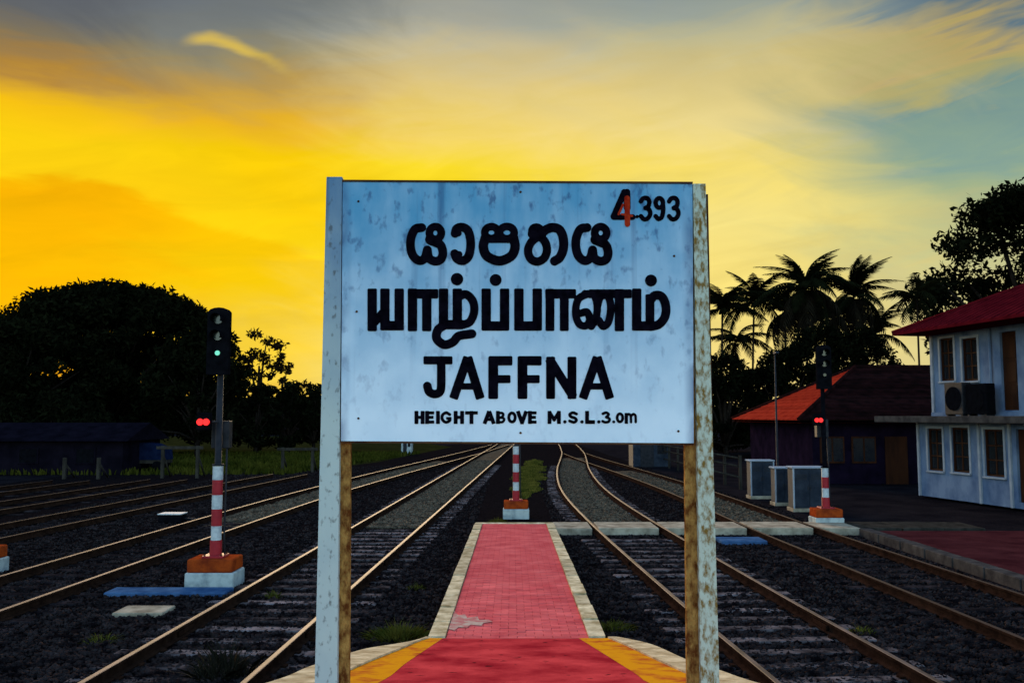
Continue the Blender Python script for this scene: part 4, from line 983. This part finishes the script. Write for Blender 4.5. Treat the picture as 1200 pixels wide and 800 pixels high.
# big domed tree and its neighbours on the left
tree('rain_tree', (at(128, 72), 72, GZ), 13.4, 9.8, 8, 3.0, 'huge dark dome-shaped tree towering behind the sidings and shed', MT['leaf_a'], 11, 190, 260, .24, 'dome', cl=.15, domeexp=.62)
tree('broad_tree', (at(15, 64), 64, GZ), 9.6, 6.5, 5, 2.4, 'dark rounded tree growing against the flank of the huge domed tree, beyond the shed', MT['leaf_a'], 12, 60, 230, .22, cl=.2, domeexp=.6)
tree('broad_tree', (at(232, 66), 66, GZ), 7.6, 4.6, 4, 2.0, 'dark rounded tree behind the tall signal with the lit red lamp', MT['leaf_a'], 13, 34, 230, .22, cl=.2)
tree('sparse_tree', (at(302, 80), 80, GZ), 10.6, 3.4, 3, 4.5, 'sparse brownish tree with open gaps beside the huge domed tree', MT['leaf_b'], 14, 17, 120, .24, 'oval', cl=.22)
tree('sparse_tree', (at(330, 82), 82, GZ), 8.6, 2.4, 2.2, 3.8, 'smaller sparse tree with drooping twigs, between the dome tree and the name board', MT['leaf_b'], 15, 9, 120, .24, 'oval', cl=.22)
for k, (px, Y, h, sp) in enumerate(((300, 74, 5.6, 3.0), (338, 76, 5.9, 3.0), (368, 78, 5.7, 3.0), (400, 80, 5.4, 3.0), (60, 58, 4.6, 3.5), (-40, 60, 7.5, 5))):
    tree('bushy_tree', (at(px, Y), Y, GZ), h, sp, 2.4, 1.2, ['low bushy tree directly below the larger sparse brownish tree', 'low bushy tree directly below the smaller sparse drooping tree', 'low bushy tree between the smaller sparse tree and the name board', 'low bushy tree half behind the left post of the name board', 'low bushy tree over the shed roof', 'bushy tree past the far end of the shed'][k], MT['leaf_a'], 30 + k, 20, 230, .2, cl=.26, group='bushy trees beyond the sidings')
# palms on the right
def frond_mesh(L, droop, n, lf, seed, m, wid=.045):
    g = random.Random(seed); mb = MB(); pts = []
    for i in range(n + 1):
        t = i / n; pts.append(Vector((L * (t - .12 * droop * t * t), 0, L * (.42 * t - (.55 + .5 * droop) * t * t))))
    mb.tube(pts[::max(1, n // 8)], [.035 * (1 - .8 * i / (len(pts[::max(1, n // 8)]) - 1)) for i in range(len(pts[::max(1, n // 8)]))], 5)
    for i in range(2, n + 1):
        t = i / n; p = pts[i]; d = (pts[i] - pts[i - 1]).normalized(); l = lf * L * math.sin(math.pi * (.12 + .82 * t)) * g.uniform(.85, 1.1)
        for s in (-1, 1):
            sd_ = (Vector((0, s, 0)) * .8 + d * .6 + Vector((0, 0, -.35 * (1 + droop) * g.uniform(.5, 1.3)))).normalized()
            tip = p + sd_ * l + Vector((0, 0, -.25 * l)); mid = p + sd_ * l * .5; w = d * wid * L * .35
            mb.add([p - w, p + w, mid + w * .9, tip, mid - w * .9], [(0, 1, 2, 3, 4)])
    return mb.mesh('frond', m)
FR = [frond_mesh(4.0, dr, 30, .26, 50 + k, MT['frond']) for k, dr in enumerate((.2, .6, 1.0))]
FRD = frond_mesh(3.6, 1.7, 24, .30, 60, MT['frond_dry'])
FRS = [frond_mesh(1.7, dr, 16, .36, 70 + k, MT['frond'], .07) for k, dr in enumerate((.4, .8))]
def palm(loc, h, lean, label, seed, nf=18, fr=FR, sc=1.0, dry=0, up=(10, 65), tr=.13):
    g = random.Random(seed); t = empty('palm_tree', loc); tag(t, label, 'palm tree', 'palm trees behind the house')
    pts = [(lean * h * (k / 8) ** 1.8, 0, h * k / 8 - .2 * (k == 0)) for k in range(9)]
    MB().tube(pts, [tr * (1.5 - .7 * min(1, k / 2) - .15 * k / 8) for k in range(9)], 9).build('trunk', MT['bark'], t, False)
    top = Vector(pts[-1])
    for i in range(nf):
        az = i * 2.399 + g.uniform(-.2, .2); tilt = R(g.uniform(*up)) if i < nf * .7 else R(g.uniform(-35, 10))
        o_ = newobj('frond', g.choice(fr), t, top + Vector((0, 0, g.uniform(-.15, .15))), (0, -tilt, az)); s = sc * g.uniform(.85, 1.1); o_.scale = (s, s, s)
    for i in range(dry):
        o_ = newobj('dry_frond', FRD, t, top + Vector((0, 0, -.2)), (0, R(g.uniform(5, 55)), i * 2.399 + g.uniform(-.4, .4))); o_.scale = (sc * g.uniform(.9, 1.5),) * 3
    if fr is FR:
        nb = MB()
        for i in range(7):
            a = i * .9; c_ = Vector((math.cos(a) * .22, math.sin(a) * .22, -.3 - .05 * (i % 2))); nb.tube([top + c_ + Vector((0, 0, .13)), top + c_ + Vector((0, 0, .07)), top + c_, top + c_ - Vector((0, 0, .09)), top + c_ - Vector((0, 0, .13))], [.03, .1, .13, .1, .03], 8)
        nb.build('coconut_bunch', MT['frond'], t, False)
def pz_(px, py, Y): return V(px, py, Y).z - GZ
palm((at(846, 76), 76, GZ), pz_(846, 362, 76), .02, 'coconut palm right behind the post of the name board', 1, 18)
palm((at(882, 80), 80, GZ), pz_(886, 354, 80), .03, 'slender coconut palm with a thin open crown', 2, 19, sc=.95)
palm((at(948, 72), 72, GZ), pz_(948, 340, 72), 0, 'dense coconut palm wrapped in a skirt of hanging dry fronds', 3, 24, dry=24, sc=1.05, up=(15, 75))
palm((at(1000, 78), 78, GZ), pz_(1008, 348, 78), .03, 'upright bushy coconut palm beside the dense skirted one', 4, 26, dry=10, up=(30, 82))
palm((at(1032, 84), 84, GZ), pz_(1034, 392, 84), -.02, 'shorter coconut palm half behind the roof edge of the white building', 5, 16, dry=3, up=(30, 82))
palm((at(1080, 50), 50, GZ), pz_(1080, 350, 50), 0, 'small compact areca palm above the red roof of the white building', 6, 13, FRS, 1.15, up=(0, 70), tr=.08)
palm((at(922, 84), 84, GZ), pz_(924, 366, 84), .01, 'bushy coconut palm between the slender palm and the dense skirted one', 8, 20, dry=6)
palm((at(976, 86), 86, GZ), pz_(980, 372, 86), .02, 'coconut palm between the dense skirted palm and the upright bushy one', 9, 20, dry=6, up=(20, 80))
palm((at(862, 90), 90, GZ), pz_(864, 400, 90), .02, 'low coconut palm in the gap between two taller ones', 7, 14)
tree('tall_tree', (at(1218, 54), 54, GZ), 17.0, 7.5, 5.5, 6.0, 'tall dark feathery tree rising behind the red roof of the white building', MT['leaf_a'], 80, 80, 230, .20, 'oval', cl=.2)
tree('tall_tree', (at(1168, 62), 62, GZ), 12.4, 3.6, 3, 5, 'dark leafy tree between the small areca palm and the tall feathery tree', MT['leaf_a'], 81, 40, 220, .20, 'oval', cl=.26)
for k, (px, Y, h, sp) in enumerate(((850, 66, 7.6, 2.6), (888, 70, 6.6, 2.8), (922, 66, 8.0, 2.6), (965, 66, 9.6, 3.2), (1010, 64, 9.2, 2.9), (1048, 66, 6.6, 3.0), (1085, 62, 6.0, 3.0), (832, 78, 6.6, 3.0))):
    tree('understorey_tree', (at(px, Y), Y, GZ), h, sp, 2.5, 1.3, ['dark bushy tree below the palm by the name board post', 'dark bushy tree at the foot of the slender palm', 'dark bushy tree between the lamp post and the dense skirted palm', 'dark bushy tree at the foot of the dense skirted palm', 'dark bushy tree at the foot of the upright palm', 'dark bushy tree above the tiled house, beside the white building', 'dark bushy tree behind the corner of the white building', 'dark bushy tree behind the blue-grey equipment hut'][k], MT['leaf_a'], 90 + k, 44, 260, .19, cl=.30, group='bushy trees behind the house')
# far woodland beyond the station throat
cl = []
g = random.Random(5)
for i in range(120):
    px = g.uniform(-400, 1500); Y = g.uniform(150, 190); s = g.uniform(2.5, 4.5); cl.append((at(px, Y), Y, s * .8, s * 1.5, s, s * g.uniform(.7, 1.05)))
v, f = leafcloud(cl, 70, .5, 99)
o = newobj('far_woodland', fastmesh('far_woodland', v, f, MT['leaf_a'])); tag(o, 'dark line of far-off trees along the horizon behind the tracks', 'woodland', kind='stuff')

def blades(n, region, h, seed, mat_, name, label, w=.012, inside=None, zb=GZ, bend=.45):
    g = np.random.default_rng(seed); p = np.empty((0, 2))
    while len(p) < n:
        q = np.column_stack([g.uniform(region[0], region[1], n), g.uniform(region[2], region[3], n)])
        if inside is not None: q = q[inside(q)]
        p = np.concatenate([p, q])
    p = p[:n]; a = g.uniform(0, 2 * np.pi, n); hh = h * (.45 + .8 * g.random(n)); b = hh * bend * g.random(n); c = g.uniform(0, 2 * np.pi, n)
    base = np.column_stack([p, np.full(n, zb)]); sd_ = np.column_stack([np.cos(a), np.sin(a), np.zeros(n)]) * (w * (.7 + .6 * g.random(n)))[:, None]
    bd = np.column_stack([np.cos(c) * b, np.sin(c) * b, np.zeros(n)])
    mid = base + bd * .35 + np.column_stack([np.zeros((n, 2)), hh * .6]); tip = base + bd + np.column_stack([np.zeros((n, 2)), hh])
    v = np.stack([base - sd_, base + sd_, mid + sd_ * .7, tip, mid - sd_ * .7], 1).reshape(-1, 3); f = np.arange(5 * n).reshape(-1, 5)
    return v, f
def grassobj(name, n, region, h, seed, m, label, cat, w, inside=None, kind='stuff', zb=GZ, parent=None):
    v, f = blades(n, region, h, seed, m, name, label, w, inside, zb)
    o_ = newobj(name, fastmesh(name, v, f, m)); tag(o_, label, cat, kind=kind); return o_
sheet('grass_ground', [(-70, 47, GZ + .004), (-11, 52, GZ + .004), (-9, 60, GZ + .004), (-6, 90, GZ + .004), (-20, 140, GZ + .004), (-90, 140, GZ + .004)], MT['turf'])
grassobj('grass', 16000, (-34, -4, 46.5, 74), .30, 3, MT['grass'], 'short green grass growing beyond the siding ends', 'grass', .06, lambda q: (q[:, 0] < -11.6 + (q[:, 1] - 48) * .16) & (q[:, 1] > 47.0))
c0, c1 = G(608, 572, GZ), G(626, 533, GZ)
def inpatch(q):
    t = (q[:, 1] - 33.5) / (63 - 33.5); cx = .42 + 1.15 * t; hw = (.62 * np.sqrt(np.clip(1 - (2 * t - 1) ** 2, 0, 1)) + .08) * (.8 + .22 * np.sin(q[:, 1] * 1.9) + .2 * np.sin(q[:, 1] * .83 + 2)); return np.abs(q[:, 0] - cx) < hw * (.7 + .6 * np.random.default_rng(1).random(len(q)))
grassobj('grass', 9000, (-.6, 2.6, 33.5, 63), .10, 4, MT['grassyel'], 'yellow-green grass patch between the tracks behind the middle signal', 'grass', .03, inpatch)
def tuft(px, py, n, h, rx, ry, label, seed, m=MT['weed']):
    c_ = G(px, py, GZ); g = np.random.default_rng(seed)
    v, f = blades(n, (-rx, rx, -ry, ry), h, seed, m, '', '', .006, lambda q: (q[:, 0] / rx) ** 2 + (q[:, 1] / ry) ** 2 < 1, 0, .8)
    bb = v.reshape(-1, 5, 3); rr = np.hypot(bb[:, 0, 0] / rx, bb[:, 0, 1] / ry)[:, None]; out = bb[:, 0, :2].copy()
    bb[:, :, 2] *= (1.25 - .95 * rr) * (.75 + .5 * g.random((len(bb), 1))); bb[:, 3, :2] += out * .45; bb[:, 2, :2] += out * .16; bb[:, 4, :2] += out * .16
    o_ = newobj('weed_tuft', fastmesh('weed_tuft', v, f, m), None, (c_.x, c_.y, GZ)); tag(o_, label, 'weed', 'weeds along the path')
tuft(468, 748, 900, .20, .42, .30, 'largest green weed tuft, in the ballast where the red path meets the ramp', 21)
tuft(716, 738, 500, .13, .30, .26, 'small dark weed tuft against the kerb on the bending-track side of the path', 22)
tuft(583, 612, 260, .14, .22, .2, 'little weed tuft at the far end of the red path beside the middle signal plinth', 23)
for k, (px, py, n, h, rx, lb) in enumerate(((640, 690, 0, 0, 0, ''), (742, 792, 160, .10, .16, 'low weed sprig at the foot of the ramp coping on the bending-track side'), (488, 690, 140, .10, .14, 'low weed sprig against the kerb halfway along the red path'), (320, 700, 120, .12, .14, 'thin weed sprig between the sleepers of the straight track'), (120, 752, 150, .12, .2, 'thin weed sprig in open ballast near the small cover slab'), (1010, 742, 150, .10, .2, 'thin weed sprig in the ballast between the bending track and the outer track'))):
    if n: tuft(px, py, n, h, rx, rx, lb, 40 + k)
DW = mat('dark_weed_blade', (.010, .010, .006), (.022, .018, .010), .9, 6, 3, world_pos=True, spec=.1)
tuft(262, 792, 420, .42, .34, .30, 'dark dry weed clump growing between the rails of the straight track', 24, DW)

# ------------------------------------------------------------------ loose ballast stones
def stones(n, seed):
    g = np.random.default_rng(seed); P = np.empty((0, 2))
    while len(P) < n:
        m_ = n * 2; Y = 7.5 + 48 * g.random(m_) ** 2.0; X = g.uniform(-.62, .62, m_) * Y; X = np.clip(X, -15, 8.9)
        q = np.column_stack([X, Y]); ok = (X > -14.5) & (X < 8.75 - np.clip(Y - 30, 0, 99) * .03)
        ok &= ~((X > PX0 - .06) & (X < PX1 + .06) & (Y > PY0 - .1))
        ok &= ~((Y < PY0) & (X > -2.75) & (X < 2.75))
        ok &= ~((X > PX0) & (Y > 23.2) & (Y < 24.9))
        P = np.concatenate([P, q[ok]])
    P = P[:n]; s = .024 + .026 * g.random(n)
    base = np.array([(1, 0, 0), (-1, 0, 0), (0, 1, 0), (0, -1, 0), (0, 0, 1), (0, 0, -1)], float)
    v = base[None] * (.65 + .6 * g.random((n, 6, 1))) + g.normal(scale=.22, size=(n, 6, 3)); v *= s[:, None, None]
    # random turn
    a = g.uniform(0, 2 * np.pi, n); ca, sa = np.cos(a), np.sin(a); b = g.uniform(-.8, .8, n); cb, sb = np.cos(b), np.sin(b)
    x = v[..., 0] * ca[:, None] - v[..., 1] * sa[:, None]; y_ = v[..., 0] * sa[:, None] + v[..., 1] * ca[:, None]; z = v[..., 2]
    x2 = x * cb[:, None] + z * sb[:, None]; z2 = -x * sb[:, None] + z * cb[:, None]
    v = np.stack([x2 + P[:, 0:1], y_ + P[:, 1:2], z2 * .8 + GZ + .012], -1).reshape(-1, 3)
    f0 = np.array([(0, 2, 4), (2, 1, 4), (1, 3, 4), (3, 0, 4), (2, 0, 5), (1, 2, 5), (3, 1, 5), (0, 3, 5)])
    f = (f0[None] + 6 * np.arange(n)[:, None, None]).reshape(-1, 3)
    return v, f
v, f = stones(90000, 31)
o = newobj('ballast_stones', fastmesh('ballast_stones', v, f, MT['stone'])); tag(o, 'dark crushed stone ballast spread between and around the tracks', 'ballast', kind='stuff')

def bed_stones(key, tr, y0, y1, n, seed):
    g = np.random.default_rng(seed); Y = y0 + (y1 - y0) * g.random(n) ** 1.6; a = TRK[key]; X = np.interp(Y, a[:, 1], a[:, 0]) + g.uniform(-.74, .74, n)
    v, f = stones(n, seed); P = v.reshape(n, 6, 3); P -= P.mean(1, keepdims=True); P *= 1.15; P += np.stack([X, Y, np.full(n, -.158) + .022 * g.random(n)], 1)[:, None, :]
    P -= np.array(tr.location)
    o_ = newobj('gravel_stones', fastmesh('gravel_stones', P.reshape(-1, 3), f, MT['bedstone']), tr); tag(o_, kind='stuff')
for key, y0, y1, n in (('L', 24.5, 62, 9000), ('R', 24.9, 62, 8000), ('L2', 26, 58, 6000), ('R2', 25, 48, 4000)): bed_stones(key, TROBJ[key], y0, y1, n, 60 + n // 1000)
